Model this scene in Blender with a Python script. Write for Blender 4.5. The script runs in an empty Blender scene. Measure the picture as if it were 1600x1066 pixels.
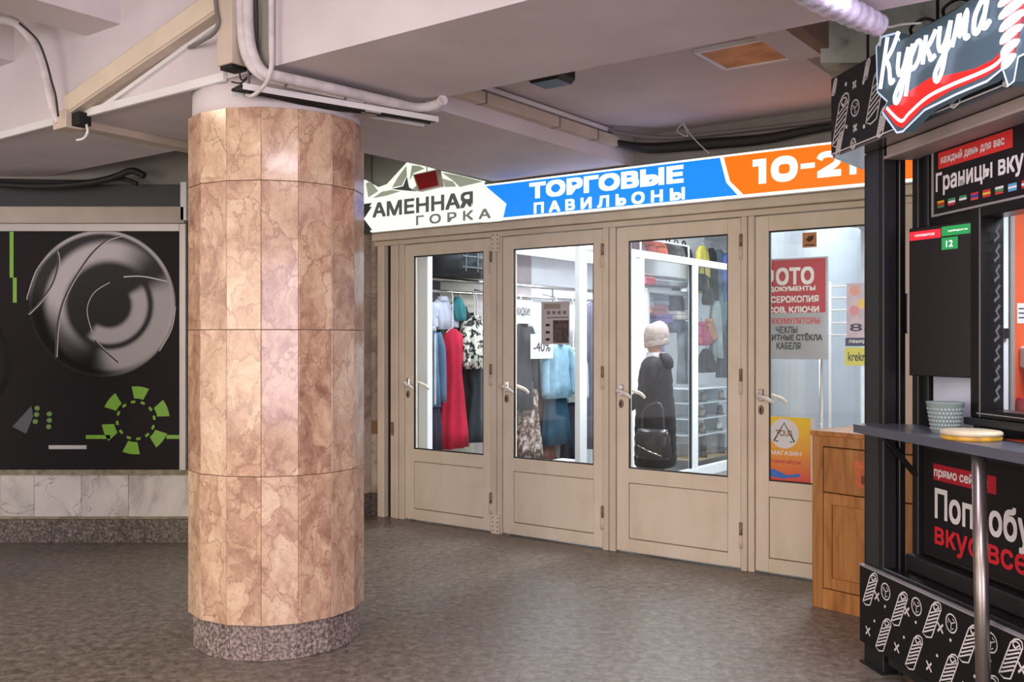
import bpy, bmesh, math, random
from mathutils import Matrix, Vector
random.seed(7)
PI = math.pi
scene = bpy.context.scene
COL = scene.collection

# ------------------------------------------------------------------ camera, world, lights, exposure
FPX, HC = 1500.0, 1.33                       # focal length in pixels (1600 wide), eye height
cam = bpy.data.objects.new('camera', bpy.data.cameras.new('camera')); COL.objects.link(cam)
cam.location = (0, 0, HC); cam.rotation_euler = (PI/2, 0, 0)
cam.data.sensor_width = 36; cam.data.lens = 36*FPX/1600; cam.data.clip_start = .05
scene.camera = cam
w = bpy.data.worlds.new('world'); scene.world = w; w.use_nodes = True
w.node_tree.nodes['Background'].inputs[0].default_value = (1.0, .95, .98, 1)
w.node_tree.nodes['Background'].inputs[1].default_value = 1.45
scene.view_settings.view_transform = 'Standard'; scene.view_settings.look = 'None'
scene.view_settings.gamma = 1; scene.view_settings.use_curve_mapping = False
scene.view_settings.exposure = 0.1

def area(name, loc, rot, size, power, col):
    l = bpy.data.lights.new(name, 'AREA'); l.shape = 'RECTANGLE'; l.size, l.size_y = size
    l.energy = power; l.color = col
    o = bpy.data.objects.new(name, l); COL.objects.link(o); o.location = loc; o.rotation_euler = rot
    return o
area('passage_lamp', (-2.0, 1.2, 2.74), (0, 0, 0), (1.2, .3), 48, (1, .82, .62))       # warm tubes over the passage, left
area('passage_lamp', (-3.2, 3.4, 2.74), (0, 0, .6), (1.2, .3), 18, (1, .82, .62))
area('passage_lamp', (.6, .4, 2.74), (0, 0, 0), (1.2, .3), 52, (.95, .87, 1))          # cooler tubes by the kiosk
area('passage_lamp', (.7, 2.6, 2.40), (0, 0, .5), (.9, .12), 12, (.88, .76, 1))
area('fill_light', (2.6, -3.5, 1.35), (math.radians(90), 0, math.radians(28)), (3.5, 2.0), 150, (.90, .77, 1))     # both added as unseen fill behind the viewer, brightening beams and doors
area('fill_light', (-4.2, -2.5, 1.35), (math.radians(90), 0, math.radians(-35)), (3.5, 2.0), 115, (1, .86, .70))

# ------------------------------------------------------------------ frames: local x along a face (left to right), y into it, z up
def frame(ox, oy, dx, dy): return Matrix.Translation((ox, oy, 0)) @ Matrix.Rotation(math.atan2(dy, dx), 4, 'Z')
FD = frame(-.80, 7.15, .803, -.596)          # the row of doors
FS = frame(-.80, 7.15, .596, .803)           # clothes stall behind the doors (x goes away from the doors)
FK = frame(1.481, 3.83, .148, -.989)         # kiosk
FL = frame(0, 6.33, 1, 0)                    # poster wall
FC = frame(1.52, 4.83, .64, -.768)           # wooden cabinet
FW = Matrix.Identity(4)
CAM = Vector((0, 0, HC))
def at(px, py, Y): return Vector(((px-800)/FPX*Y, Y, HC-(py-533)/FPX*Y))
def on(F, px, py, y=0.0):                    # photo measurement -> (x, z) on the plane local y of a frame
    Fi = F.inverted(); o = Fi @ CAM; d = Fi.to_3x3() @ Vector(((px-800)/FPX, 1, -(py-533)/FPX))
    k = (y-o.y)/d.y; p = o+d*k
    return p.x, p.z
def onz(F, px, py, z):                       # -> (x, y) on a horizontal plane
    Fi = F.inverted(); d = Vector(((px-800)/FPX, 1, -(py-533)/FPX)); k = (z-HC)/d.z
    p = Fi @ (CAM+d*k); return p.x, p.y

# ------------------------------------------------------------------ materials
MATS = {}
def srgb(*c): return tuple(((v/255)/12.92 if v/255 <= .04045 else ((v/255+.055)/1.055)**2.4) for v in c)+(1,)
def base(name):
    m = bpy.data.materials.new(name); m.use_nodes = True
    return m, m.node_tree, m.node_tree.nodes['Principled BSDF']
def N(nt, t, **kw):
    n = nt.nodes.new(t)
    for k, v in kw.items():
        if k in n.inputs.keys(): n.inputs[k].default_value = v
        else: setattr(n, k, v)
    return n
def M(name, rgb=(128, 128, 128), rough=.5, metal=0, emit=0, var=.06, scale=6, bump=0, spec=.5, stretch=(1, 1, 1)):
    """plain colour with a soft procedural unevenness"""
    if name in MATS: return MATS[name]
    m, nt, b = base(name); c = srgb(*rgb)
    b.inputs['Roughness'].default_value = rough; b.inputs['Metallic'].default_value = metal
    b.inputs['Specular IOR Level'].default_value = spec
    tc = N(nt, 'ShaderNodeTexCoord'); mp = N(nt, 'ShaderNodeMapping'); mp.inputs['Scale'].default_value = stretch
    nt.links.new(tc.outputs['Object'], mp.inputs['Vector'])
    no = N(nt, 'ShaderNodeTexNoise', Scale=scale, Detail=5.0); nt.links.new(mp.outputs[0], no.inputs['Vector'])
    r = N(nt, 'ShaderNodeValToRGB'); e = r.color_ramp.elements
    e[0].position, e[1].position = .3, .7
    e[0].color = tuple(v*(1-var*2) for v in c[:3])+(1,); e[1].color = tuple(min(1, v*(1+var)) for v in c[:3])+(1,)
    nt.links.new(no.outputs['Fac'], r.inputs['Fac']); nt.links.new(r.outputs['Color'], b.inputs['Base Color'])
    if bump:
        bp = N(nt, 'ShaderNodeBump', Strength=bump, Distance=.01); nt.links.new(no.outputs['Fac'], bp.inputs['Height'])
        nt.links.new(bp.outputs[0], b.inputs['Normal'])
    if emit:
        b.inputs['Emission Color'].default_value = c; b.inputs['Emission Strength'].default_value = emit
    MATS[name] = m; return m
def ramp_mat(name, stops, scale, rough=.4, detail=8, distort=0, stretch=(1, 1, 1), rnd=True, bump=0, vein=None, rough2=None, coords='Object', spec=.5):
    """mottled stone / wood: noise through a colour ramp, shifted per object; vein = (scale, width, colour)"""
    if name in MATS: return MATS[name]
    m, nt, b = base(name); L = nt.links.new
    b.inputs['Specular IOR Level'].default_value = spec
    tc = N(nt, 'ShaderNodeTexCoord'); mp = N(nt, 'ShaderNodeMapping'); mp.inputs['Scale'].default_value = stretch
    L(tc.outputs[coords], mp.inputs['Vector']); vec = mp.outputs[0]
    if rnd:
        oi = N(nt, 'ShaderNodeObjectInfo'); mu = N(nt, 'ShaderNodeMath', operation='MULTIPLY'); mu.inputs[1].default_value = 37.0
        L(oi.outputs['Random'], mu.inputs[0])
        ad = N(nt, 'ShaderNodeVectorMath', operation='ADD'); L(vec, ad.inputs[0]); L(mu.outputs[0], ad.inputs[1]); vec = ad.outputs[0]
    no = N(nt, 'ShaderNodeTexNoise', Scale=scale, Detail=float(detail), Distortion=float(distort), Roughness=.6); L(vec, no.inputs['Vector'])
    r = N(nt, 'ShaderNodeValToRGB'); el = r.color_ramp.elements
    while len(el) < len(stops): el.new(.5)
    for e, (p, c) in zip(el, stops): e.position = p; e.color = srgb(*c)
    L(no.outputs['Fac'], r.inputs['Fac']); out = r.outputs['Color']
    if vein:
        for k, (vs, vw, vc) in enumerate(vein):
            n2 = N(nt, 'ShaderNodeTexNoise', Scale=vs, Detail=6.0, Distortion=1.6); L(vec, n2.inputs['Vector'])
            s = N(nt, 'ShaderNodeMath', operation='SUBTRACT'); s.inputs[1].default_value = .5+.03*k; L(n2.outputs['Fac'], s.inputs[0])
            a = N(nt, 'ShaderNodeMath', operation='ABSOLUTE'); L(s.outputs[0], a.inputs[0])
            mr = N(nt, 'ShaderNodeMapRange'); mr.inputs[1].default_value = 0; mr.inputs[2].default_value = vw
            mr.inputs[3].default_value = .75; mr.inputs[4].default_value = 0; L(a.outputs[0], mr.inputs[0])
            mx = N(nt, 'ShaderNodeMix', data_type='RGBA'); mx.inputs[7].default_value = srgb(*vc)
            L(mr.outputs[0], mx.inputs[0]); L(out, mx.inputs[6]); out = mx.outputs[2]
    if rnd:
        hs = N(nt, 'ShaderNodeHueSaturation'); mr = N(nt, 'ShaderNodeMapRange'); mr.inputs[3].default_value = .86; mr.inputs[4].default_value = 1.08
        L(oi.outputs['Random'], mr.inputs[0]); L(mr.outputs[0], hs.inputs['Value']); L(out, hs.inputs['Color']); out = hs.outputs[0]
    L(out, b.inputs['Base Color']); b.inputs['Roughness'].default_value = rough
    if rough2 is not None:
        mr = N(nt, 'ShaderNodeMapRange'); mr.inputs[3].default_value = rough; mr.inputs[4].default_value = rough2
        L(no.outputs['Fac'], mr.inputs[0]); L(mr.outputs[0], b.inputs['Roughness'])
    if bump:
        bp = N(nt, 'ShaderNodeBump', Strength=bump, Distance=.004); L(no.outputs['Fac'], bp.inputs['Height']); L(bp.outputs[0], b.inputs['Normal'])
    MATS[name] = m; return m
def glass(name, tint=(1, 1, 1), refl=.08):
    if name in MATS: return MATS[name]
    m = bpy.data.materials.new(name); m.use_nodes = True; nt = m.node_tree; nt.nodes.clear()
    o = N(nt, 'ShaderNodeOutputMaterial'); t = N(nt, 'ShaderNodeBsdfTransparent'); g = N(nt, 'ShaderNodeBsdfGlossy', Roughness=.03)
    t.inputs[0].default_value = tint+(1,)
    fr = N(nt, 'ShaderNodeLayerWeight', Blend=.5); pw = N(nt, 'ShaderNodeMath', operation='POWER'); pw.inputs[1].default_value = 5.0; nt.links.new(fr.outputs['Facing'], pw.inputs[0])
    ad = N(nt, 'ShaderNodeMath', operation='MULTIPLY_ADD'); ad.inputs[1].default_value = .8; ad.inputs[2].default_value = refl
    nt.links.new(pw.outputs[0], ad.inputs[0]); x = N(nt, 'ShaderNodeMixShader')
    nt.links.new(ad.outputs[0], x.inputs[0]); nt.links.new(t.outputs[0], x.inputs[1]); nt.links.new(g.outputs[0], x.inputs[2]); nt.links.new(x.outputs[0], o.inputs[0])
    MATS[name] = m; return m
def vcol_mat(name, rough=.4):
    if name in MATS: return MATS[name]
    m, nt, b = base(name); a = N(nt, 'ShaderNodeVertexColor'); a.layer_name = 'Col'
    nt.links.new(a.outputs[0], b.inputs['Base Color']); b.inputs['Roughness'].default_value = .6; b.inputs['Specular IOR Level'].default_value = .15; MATS[name] = m; return m
# stone and building
def breccia(name):
    """polished pink breccia: warped cells of differing tone, thin dark and pale seams, shifted per slab"""
    m, nt, b = base(name); L = nt.links.new
    def math_(op, a, c): n = N(nt, 'ShaderNodeMath', operation=op); (L(a, n.inputs[0]) if hasattr(a, 'links') else setattr(n.inputs[0], 'default_value', a)); (L(c, n.inputs[1]) if hasattr(c, 'links') else setattr(n.inputs[1], 'default_value', c)); return n.outputs[0]
    tc = N(nt, 'ShaderNodeTexCoord'); oi = N(nt, 'ShaderNodeObjectInfo'); mp = N(nt, 'ShaderNodeMapping'); mp.inputs['Scale'].default_value = (1, 1, .75); mp.inputs['Rotation'].default_value = (.5, 0, 0)
    L(tc.outputs['Object'], mp.inputs[0]); sh = math_('MULTIPLY', oi.outputs['Random'], 41.0)
    ad = N(nt, 'ShaderNodeVectorMath', operation='ADD'); L(mp.outputs[0], ad.inputs[0]); L(sh, ad.inputs[1])
    nz = N(nt, 'ShaderNodeTexNoise', Scale=4.5, Detail=6.0, Roughness=.6); L(ad.outputs[0], nz.inputs['Vector'])
    sc = N(nt, 'ShaderNodeVectorMath', operation='SCALE'); sc.inputs['Scale'].default_value = .30; L(nz.outputs['Color'], sc.inputs[0])
    wv = N(nt, 'ShaderNodeVectorMath', operation='ADD'); L(ad.outputs[0], wv.inputs[0]); L(sc.outputs[0], wv.inputs[1])
    v1 = N(nt, 'ShaderNodeTexVoronoi', Scale=6.5); L(wv.outputs[0], v1.inputs['Vector'])
    sp = N(nt, 'ShaderNodeSeparateColor'); L(v1.outputs['Color'], sp.inputs[0])
    ed = N(nt, 'ShaderNodeTexVoronoi', feature='DISTANCE_TO_EDGE', Scale=6.5); L(wv.outputs[0], ed.inputs['Vector'])
    e2 = N(nt, 'ShaderNodeTexVoronoi', feature='DISTANCE_TO_EDGE', Scale=15.0); L(wv.outputs[0], e2.inputs['Vector'])
    fi = N(nt, 'ShaderNodeTexNoise', Scale=11.0, Detail=9.0, Roughness=.65); L(wv.outputs[0], fi.inputs['Vector'])
    f = math_('ADD', math_('MULTIPLY', sp.outputs[0], .13), math_('MULTIPLY', fi.outputs['Fac'], .95))
    f = math_('ADD', f, math_('MULTIPLY', oi.outputs['Random'], .16))
    r = N(nt, 'ShaderNodeValToRGB'); el = r.color_ramp.elements
    st = [(.36, (134, 98, 82)), (.50, (172, 136, 112)), (.60, (194, 160, 132)), (.72, (208, 178, 148)), (.86, (222, 200, 170))]
    while len(el) < len(st): el.new(.5)
    for e, (p, c) in zip(el, st): e.position = p; e.color = srgb(*c)
    L(f, r.inputs[0]); out = r.outputs[0]
    for src, wd, st_, c in ((ed, .03, .75, (138, 94, 78)), (e2, .04, .5, (158, 114, 92))):
        mr = N(nt, 'ShaderNodeMapRange'); mr.inputs[2].default_value = wd; mr.inputs[3].default_value = st_; mr.inputs[4].default_value = 0; L(src.outputs[0], mr.inputs[0])
        k = math_('MULTIPLY', mr.outputs[0], fi.outputs['Fac']); k = math_('MULTIPLY', k, 1.6)
        mx = N(nt, 'ShaderNodeMix', data_type='RGBA'); mx.inputs[7].default_value = srgb(*c); L(k, mx.inputs[0]); L(out, mx.inputs[6]); out = mx.outputs[2]
    L(out, b.inputs['Base Color']); b.inputs['Roughness'].default_value = .12; return m
marble = breccia('pink_marble')
granite = ramp_mat('speckled_granite', [(.3, (62, 52, 48)), (.45, (112, 98, 92)), (.55, (150, 134, 126)), (.7, (188, 172, 164))], 70, .45, 4, bump=.1)
granite_dark = ramp_mat('dark_granite', [(.3, (44, 38, 34)), (.48, (88, 78, 70)), (.6, (122, 110, 100)), (.75, (160, 148, 136))], 60, .4, 4)
white_marble = ramp_mat('white_marble', [(.3, (150, 142, 136)), (.5, (205, 198, 190)), (.75, (222, 216, 208))], 2.2, .3, 8, 1.2, vein=[(3, .012, (128, 122, 116))])
grey_marble = ramp_mat('grey_marble', [(.3, (120, 106, 94)), (.5, (170, 155, 138)), (.75, (196, 182, 164))], 2.6, .3, 8, 1.2, vein=[(3, .014, (120, 104, 92))])
floor_m = ramp_mat('worn_stone_floor', [(.34, (82, 75, 67)), (.46, (106, 98, 89)), (.54, (120, 112, 102)), (.66, (142, 132, 121))], 24, .30, 14, .5, rnd=False, rough2=.46, bump=.2, vein=[(26, .018, (80, 72, 65)), (48, .02, (150, 141, 130))])
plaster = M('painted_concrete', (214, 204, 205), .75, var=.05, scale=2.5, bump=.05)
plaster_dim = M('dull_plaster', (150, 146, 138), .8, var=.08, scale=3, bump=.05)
plaster_green = ramp_mat('mouldy_plaster', [(.3, (120, 124, 112)), (.42, (176, 182, 168)), (.7, (200, 204, 190))], 9, .8, 6, rnd=False)
beige = ramp_mat('cream_painted_metal', [(.2, (176, 152, 124)), (.33, (216, 200, 174)), (.55, (226, 212, 188)), (.8, (232, 220, 200))], 4, .38, 9, .6, rnd=False, stretch=(1, 1, .5))
beige2 = M('cream_painted_frame', (220, 204, 180), .42, var=.06, scale=3)
trunk_m = M('aged_cream_trunking', (200, 184, 166), .6, var=.08, scale=5)
white_pl = M('white_plastic', (228, 226, 224), .35, var=.03)
offwhite = M('dirty_white_insulation', (214, 206, 206), .7, var=.12, scale=14, bump=.5)
black = M('black_gap', (14, 13, 13), .8, var=.02)
cable_m = M('black_cable', (30, 28, 26), .6, var=.1)
cable_grey = M('grey_cable', (120, 114, 112), .5)
alu = M('grey_aluminium', (176, 170, 166), .4, .35, var=.03)
steel = M('brushed_steel', (158, 148, 142), .3, .9, var=.03, stretch=(1, 1, .05), scale=30)
chrome = M('worn_chrome', (205, 200, 196), .2, .9, var=.05)
rust = M('rusty_hinge', (150, 128, 106), .5, .3, var=.2, scale=25)
gasket = M('black_gasket', (20, 20, 22), .5)
door_glass = glass('door_glass', (.975, .985, .98), .028)
show_glass = glass('showcase_glass', (.97, .985, .99), .06)
shop_white = M('white_shop_frame', (236, 240, 244), .4, var=.02)

# ------------------------------------------------------------------ mesh collecting
class MB:
    def __init__(s): s.v, s.f, s.sm = [], [], []
    def add(s, vs, fs, smooth=False):
        n = len(s.v); s.v += [tuple(v) for v in vs]
        for f in fs: s.f.append(tuple(i+n for i in f)); s.sm.append(smooth)
        return s
    def box(s, x0, x1, y0, y1, z0, z1, bev=0, mat=None):
        if bev:
            b = min(bev, (x1-x0)*.49, (y1-y0)*.49, (z1-z0)*.49)
            bm = bmesh.new(); bmesh.ops.create_cube(bm, size=1)
            for v in bm.verts: v.co = Vector(((x0+x1)/2+v.co.x*(x1-x0), (y0+y1)/2+v.co.y*(y1-y0), (z0+z1)/2+v.co.z*(z1-z0)))
            bmesh.ops.bevel(bm, geom=bm.edges[:], offset=b, segments=1, affect='EDGES', profile=.5)
            bm.verts.index_update(); vs = [v.co.copy() for v in bm.verts]; fs = [[v.index for v in f.verts] for f in bm.faces]; bm.free()
        else:
            vs = [Vector((x, y, z)) for z in (z0, z1) for y in (y0, y1) for x in (x0, x1)]
            fs = [(0, 2, 3, 1), (4, 5, 7, 6), (0, 1, 5, 4), (2, 6, 7, 3), (0, 4, 6, 2), (1, 3, 7, 5)]
        if mat: vs = [mat @ v for v in vs]
        return s.add(vs, fs)
    def prism(s, poly, y0, y1):                        # polygon in (x, z), extruded along y
        n = len(poly); a = sum(poly[i][0]*poly[(i+1) % n][1]-poly[(i+1) % n][0]*poly[i][1] for i in range(n))
        if a < 0: poly = poly[::-1]
        vs = [(x, y0, z) for x, z in poly]+[(x, y1, z) for x, z in poly]
        fs = [tuple(range(n)), tuple(range(2*n-1, n-1, -1))]+[(i, i+n, (i+1) % n+n, (i+1) % n) for i in range(n)]
        return s.add(vs, fs)
    def prismz(s, poly, z0, z1):                       # polygon in (x, y), extruded along z
        n = len(poly); a = sum(poly[i][0]*poly[(i+1) % n][1]-poly[(i+1) % n][0]*poly[i][1] for i in range(n))
        if a < 0: poly = poly[::-1]
        vs = [(x, y, z0) for x, y in poly]+[(x, y, z1) for x, y in poly]
        fs = [tuple(range(n-1, -1, -1)), tuple(range(n, 2*n))]+[(i, (i+1) % n, (i+1) % n+n, i+n) for i in range(n)]
        return s.add(vs, fs)
    def rings(s, rs, cap=True, smooth=True):           # list of equal-length vertex loops
        n = len(rs[0]); b = len(s.v); s.v += [tuple(v) for r in rs for v in r]
        for i in range(len(rs)-1):
            for j in range(n):
                s.f.append((b+i*n+j, b+i*n+(j+1) % n, b+(i+1)*n+(j+1) % n, b+(i+1)*n+j)); s.sm.append(smooth)
        if cap:
            s.f.append(tuple(b+j for j in range(n-1, -1, -1))); s.sm.append(False)
            s.f.append(tuple(b+(len(rs)-1)*n+j for j in range(n))); s.sm.append(False)
        return s
    def loft(s, rs, n=20, fold=0, k=7, ph=0, cap=True):  # (centre, rx, ry) horizontal ellipses; fold = waviness
        out = []
        for i, (c, rx, ry) in enumerate(rs):
            q = fold*i/max(1, len(rs)-1)
            out.append([(c[0]+rx*math.cos(a)*(1+q*.4*math.cos(k*a+ph)), c[1]+ry*math.sin(a)*(1+q*math.cos(k*a+ph)), c[2]) for a in [2*PI*j/n for j in range(n)]])
        return s.rings(out, cap)
    def lathe(s, prof, n=24, cx=0, cy=0, cap=True):
        return s.rings([[(cx+r*math.cos(2*PI*j/n), cy+r*math.sin(2*PI*j/n), z) for j in range(n)] for r, z in prof], cap)
    def tube(s, pts, r, n=8, smooth=True, cat=0):
        pts = [Vector(p) for p in pts]
        rad = list(r) if hasattr(r, '__len__') else [r]*len(pts)
        if cat: pts, rad = catmull(pts, rad, cat)
        out = []; prev = None
        for i, p in enumerate(pts):
            d = (pts[min(i+1, len(pts)-1)]-pts[max(i-1, 0)]).normalized()
            if prev is None: u = d.orthogonal().normalized()
            else: u = (prev-d*prev.dot(d)); u = u.normalized() if u.length > 1e-6 else d.orthogonal().normalized()
            prev = u; v = d.cross(u)
            out.append([p+(u*math.cos(2*PI*j/n)+v*math.sin(2*PI*j/n))*rad[i] for j in range(n)])
        return s.rings(out, True, smooth)
    def ribbon(s, pts, wd, y, close=False):            # flat line in (x, z) at depth y, facing -y
        pts = [Vector((p[0], p[1])) for p in pts]
        if close: pts = pts+[pts[0]]
        L_, R_ = [], []
        for i, p in enumerate(pts):
            if close and i in (0, len(pts)-1): d = (pts[1]-pts[-2])
            else: d = pts[min(i+1, len(pts)-1)]-pts[max(i-1, 0)]
            d = d.normalized() if d.length > 1e-9 else Vector((1, 0)); nn = Vector((-d.y, d.x))*wd/2
            L_.append(p+nn); R_.append(p-nn)
        n = len(pts); vs = [(p.x, y, p.y) for p in L_]+[(p.x, y, p.y) for p in R_]
        return s.add(vs, [(i, i+n, i+n+1, i+1) for i in range(n-1)])
    def ellip(s, c, r, n=16, m=10):
        return s.rings([[(c[0]+r[0]*math.sin(t)*math.cos(2*PI*j/n), c[1]+r[1]*math.sin(t)*math.sin(2*PI*j/n), c[2]-r[2]*math.cos(t)) for j in range(n)] for t in [PI*(.03+.94*i/m) for i in range(m+1)]])
    def mesh(s, name, mat):
        me = bpy.data.meshes.new(name); me.from_pydata(s.v, [], s.f); me.polygons.foreach_set('use_smooth', s.sm)
        me.materials.append(mat); me.update(); return me
    def build(s, name, mat, parent=None, F=None, loc=(0, 0, 0)):
        return link(name, s.mesh(name, mat), parent, F, loc)
def catmull(pts, rad, k):
    P_, R_ = [], []
    for i in range(len(pts)-1):
        p0, p1, p2, p3 = pts[max(i-1, 0)], pts[i], pts[i+1], pts[min(i+2, len(pts)-1)]
        for j in range(k):
            t = j/k
            P_.append(.5*((2*p1)+(p2-p0)*t+(2*p0-5*p1+4*p2-p3)*t*t+(3*p1-p0-3*p2+p3)*t**3)); R_.append(rad[i]*(1-t)+rad[i+1]*t)
    return P_+[pts[-1]], R_+[rad[-1]]
def link(name, me, parent=None, F=None, loc=(0, 0, 0)):
    o = bpy.data.objects.new(name, me); COL.objects.link(o)
    if parent: o.parent = parent; o.location = loc
    elif F is not None: o.matrix_world = F @ Matrix.Translation(loc)
    else: o.location = loc
    return o
def tag(o, label=None, cat=None, group=None, kind=None):
    if label: o['label'] = label
    if cat: o['category'] = cat
    if group: o['group'] = group
    if kind: o['kind'] = kind
    return o
def thing(name, label, cat, F=FW, loc=(0, 0, 0), group=None, rz=0, kind=None):
    o = bpy.data.objects.new(name, None); COL.objects.link(o); o.empty_display_size = .1
    o.matrix_world = F @ Matrix.Translation(loc) @ Matrix.Rotation(rz, 4, 'Z')
    return tag(o, label, cat, group, kind)
def boxo(name, mat, parent, x0, x1, y0, y1, z0, z1, bev=0, F=None): return MB().box(x0, x1, y0, y1, z0, z1, bev).build(name, mat, parent, F)
def struct(o, label=None, cat=None): return tag(o, label, cat, kind='structure')
def glyphs(s, shear=0):
    cu = bpy.data.curves.new('glyph', 'FONT'); cu.body = s; cu.size = 1; cu.shear = shear; cu.resolution_u = 4
    t = bpy.data.objects.new('glyph', cu); COL.objects.link(t)
    me = bpy.data.meshes.new_from_object(t.evaluated_get(bpy.context.evaluated_depsgraph_get()))
    bpy.data.objects.remove(t); bpy.data.curves.remove(cu)
    r = [(v.co.x, v.co.y) for v in me.vertices], [tuple(p.vertices) for p in me.polygons]; bpy.data.meshes.remove(me); return r
def text(name, s, mat, parent, x0, x1, z0, z1, y, off=0, shear=0, bold=.05, letters=None):
    """lettering fitted into a rectangle of the (x, z) plane, read from -y; large lettering is split letter by letter"""
    if letters is None: letters = (z1-z0) > .06
    if letters:
        pieces = []
        for i, ch in enumerate(s):
            if ch == ' ': continue
            vs, fs = glyphs(ch, shear); xm = max(v[0] for v in glyphs(s[:i+1], shear)[0]); d_ = xm-max(v[0] for v in vs)
            pieces.append(([(v[0]+d_, v[1]) for v in vs], fs))
    else: pieces = [glyphs(s, shear)]
    xs = [v[0] for p in pieces for v in p[0]]; ys = [v[1] for p in pieces for v in p[0]]
    a, b_, c, d = min(xs), max(xs), min(ys), max(ys)
    h = z1-z0; e = bold*h*.5; ex = e*min(1.4, max(.6, (x1-x0)/(b_-a)/(h/(d-c)))); o = None
    for vs, fs in pieces:
        mb = MB()
        for k, (sx_, sz_) in enumerate(((0, 0), (1, 1), (1, -1), (-1, 1), (-1, -1)) if bold else ((0, 0),)):
            mb.add([(x0+ex+(v[0]-a)/(b_-a)*(x1-x0-2*ex)+sx_*ex, y-k*.00002, z0+e+(v[1]-c)/(d-c)*(h-2*e)+sz_*e) for v in vs], fs)
        o = mb.build('letter' if letters else name, mat, parent)
    return o
def text_on(name, s, mat, parent, F, lb, rt, y, **k):  # rectangle given by the photo points of its left-bottom and right-top corners
    a, b_ = on(F, *lb, y=y), on(F, *rt, y=y)
    return text(name, s, mat, parent, a[0], b_[0], a[1], b_[1], y, **k)
def rect_on(F, lt, rb, y): a, b_ = on(F, *lt, y=y), on(F, *rb, y=y); return a[0], b_[0], b_[1], a[1]
def poly_on(F, pts, y): return [on(F, px, py, y) for px, py in pts]

# ================================================================== structure
b = MB(); b.add([(-9, -4, 0), (9, -4, 0), (9, 15, 0), (-9, 15, 0)], [(0, 1, 2, 3)])
struct(b.build('floor', floor_m), 'worn brown-grey stone floor of the underpass', 'floor')
# ceiling: main beam resting on the column, cross beam to the doors, ribs, slabs
struct(MB().box(-4.5, 8, -2.77, -2.0, 2.42, 3.2).build('ceiling_beam', plaster, F=FD), 'wide white concrete beam resting on the marble column', 'beam')
struct(MB().box(.9, 1.93, -2.0, .02, 2.42, 3.0).build('ceiling_beam', plaster, F=FD), 'broad cross beam running from the column to the lit sign', 'beam')
for i in range(-4, 9):
    if i in (-2, -1, 0):
        struct(MB().box(.506+i, .793+i, -9, -2.77, 2.80, 3.1).build('ceiling_rib', plaster, F=FD),
               {-2: 'narrow ceiling rib above the poster wall, left of the picture', -1: 'narrow ceiling rib at the very left top corner', 0: 'narrow ceiling rib ending above the hanging white cable'}[i], 'rib')
c = thing('ceiling', 'painted concrete ceiling of the underpass', 'ceiling', FD, kind='structure')
boxo('slab', plaster, c, -6, 9, -9, -2.0, 3.1, 3.3)
boxo('slab', plaster, c, 1.93, 3.38, -2.0, .02, 2.61, 2.8)
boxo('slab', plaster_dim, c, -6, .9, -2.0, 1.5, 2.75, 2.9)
boxo('slab', plaster, c, 3.38, 9, -2.0, .02, 3.0, 3.2)
# the column
COLX, COLY, RT = -1.059, 4.34, .387
view = math.atan2(-COLY, -COLX)
col = thing('marble_column', 'round column clad in polished pink marble strips on a granite foot', 'column', FW, (COLX, COLY, 0), rz=view, kind='structure')
MB().lathe([(.355, .0), (.355, 2.30), (.368, 2.31), (.368, 2.42)], 32).build('core', plaster, col)
def facet_mesh(name, R, z0, z1, mat, th=.03, gap=.0012):
    h = math.radians(11.25); a = math.tan(h)*(R*math.cos(h)); rr = R*math.cos(h); g = gap
    bb = MB(); bb.box(rr-th, rr, -a+g, a-g, z0+g, z1-g, .0015)
    return bb.mesh(name, mat)
rows = [(.152, .769), (.769, 1.377), (1.377, 1.994), (1.994, 2.297)]
for z0, z1 in rows:
    me = facet_mesh('marble_tile', RT, 0, z1-z0, marble)
    for k in range(16):
        o = link('marble_tile', me, col, loc=(0, 0, z0)); o.rotation_euler.z = math.radians(-9.9+11.25+22.5*k)
me = facet_mesh('foot_block', .366, 0, .152, granite)
for k in range(16):
    o = link('foot_block', me, col); o.rotation_euler.z = math.radians(-9.9+11.25+22.5*k)

# poster wall on the left
wl = thing('wall_left', 'left wall with a white marble band over a granite plinth', 'wall', FL, kind='structure')
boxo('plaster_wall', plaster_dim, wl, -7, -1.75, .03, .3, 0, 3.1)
xs = [-4.6, -3.95, -3.376, -3.15, -2.84, -2.53, -2.12, -1.76]
for a, b_ in zip(xs, xs[1:]): boxo('marble_slab', white_marble, wl, a+.001, b_-.001, 0, .03, .172, .446, .0015)
boxo('band_trim', M('stained_trim', (150, 140, 112), .6, var=.25, scale=20), wl, -4.6, -1.76, -.008, .03, .446, .482)
boxo('band_trim', MATS['stained_trim'], wl, -4.6, -1.76, -.006, .03, .158, .172)
xs = [-4.6, -3.7, -3.03, -2.42, -1.76]
for a, b_ in zip(xs, xs[1:]): boxo('plinth_block', granite_dark, wl, a+.001, b_-.001, -.012, .03, 0, .158, .002)
wn = thing('wall_back', 'narrow grey marble wall between the column and the doors', 'wall', FD, kind='structure')
boxo('marble_slab', grey_marble, wn, -.348, -.252, 0, .05, .17, .62, .001); boxo('marble_slab', grey_marble, wn, -.348, -.252, 0, .05, .72, 1.25, .001)
boxo('marble_slab', grey_marble, wn, -.348, -.252, 0, .05, 1.252, 1.74, .001); boxo('marble_slab', grey_marble, wn, -.348, -.252, 0, .05, 1.742, 2.2, .001)
boxo('brown_patch', M('brown_tile', (128, 98, 70), .5), wn, -.348, -.252, -.002, .05, .62, .72)
boxo('plinth_block', granite_dark, wn, -.348, -.252, -.012, .05, 0, .17, .002)
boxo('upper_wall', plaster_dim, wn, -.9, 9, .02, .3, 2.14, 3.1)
boxo('upper_wall', plaster, wn, 3.64, 9, .02, .3, 0, 2.14)
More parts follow.
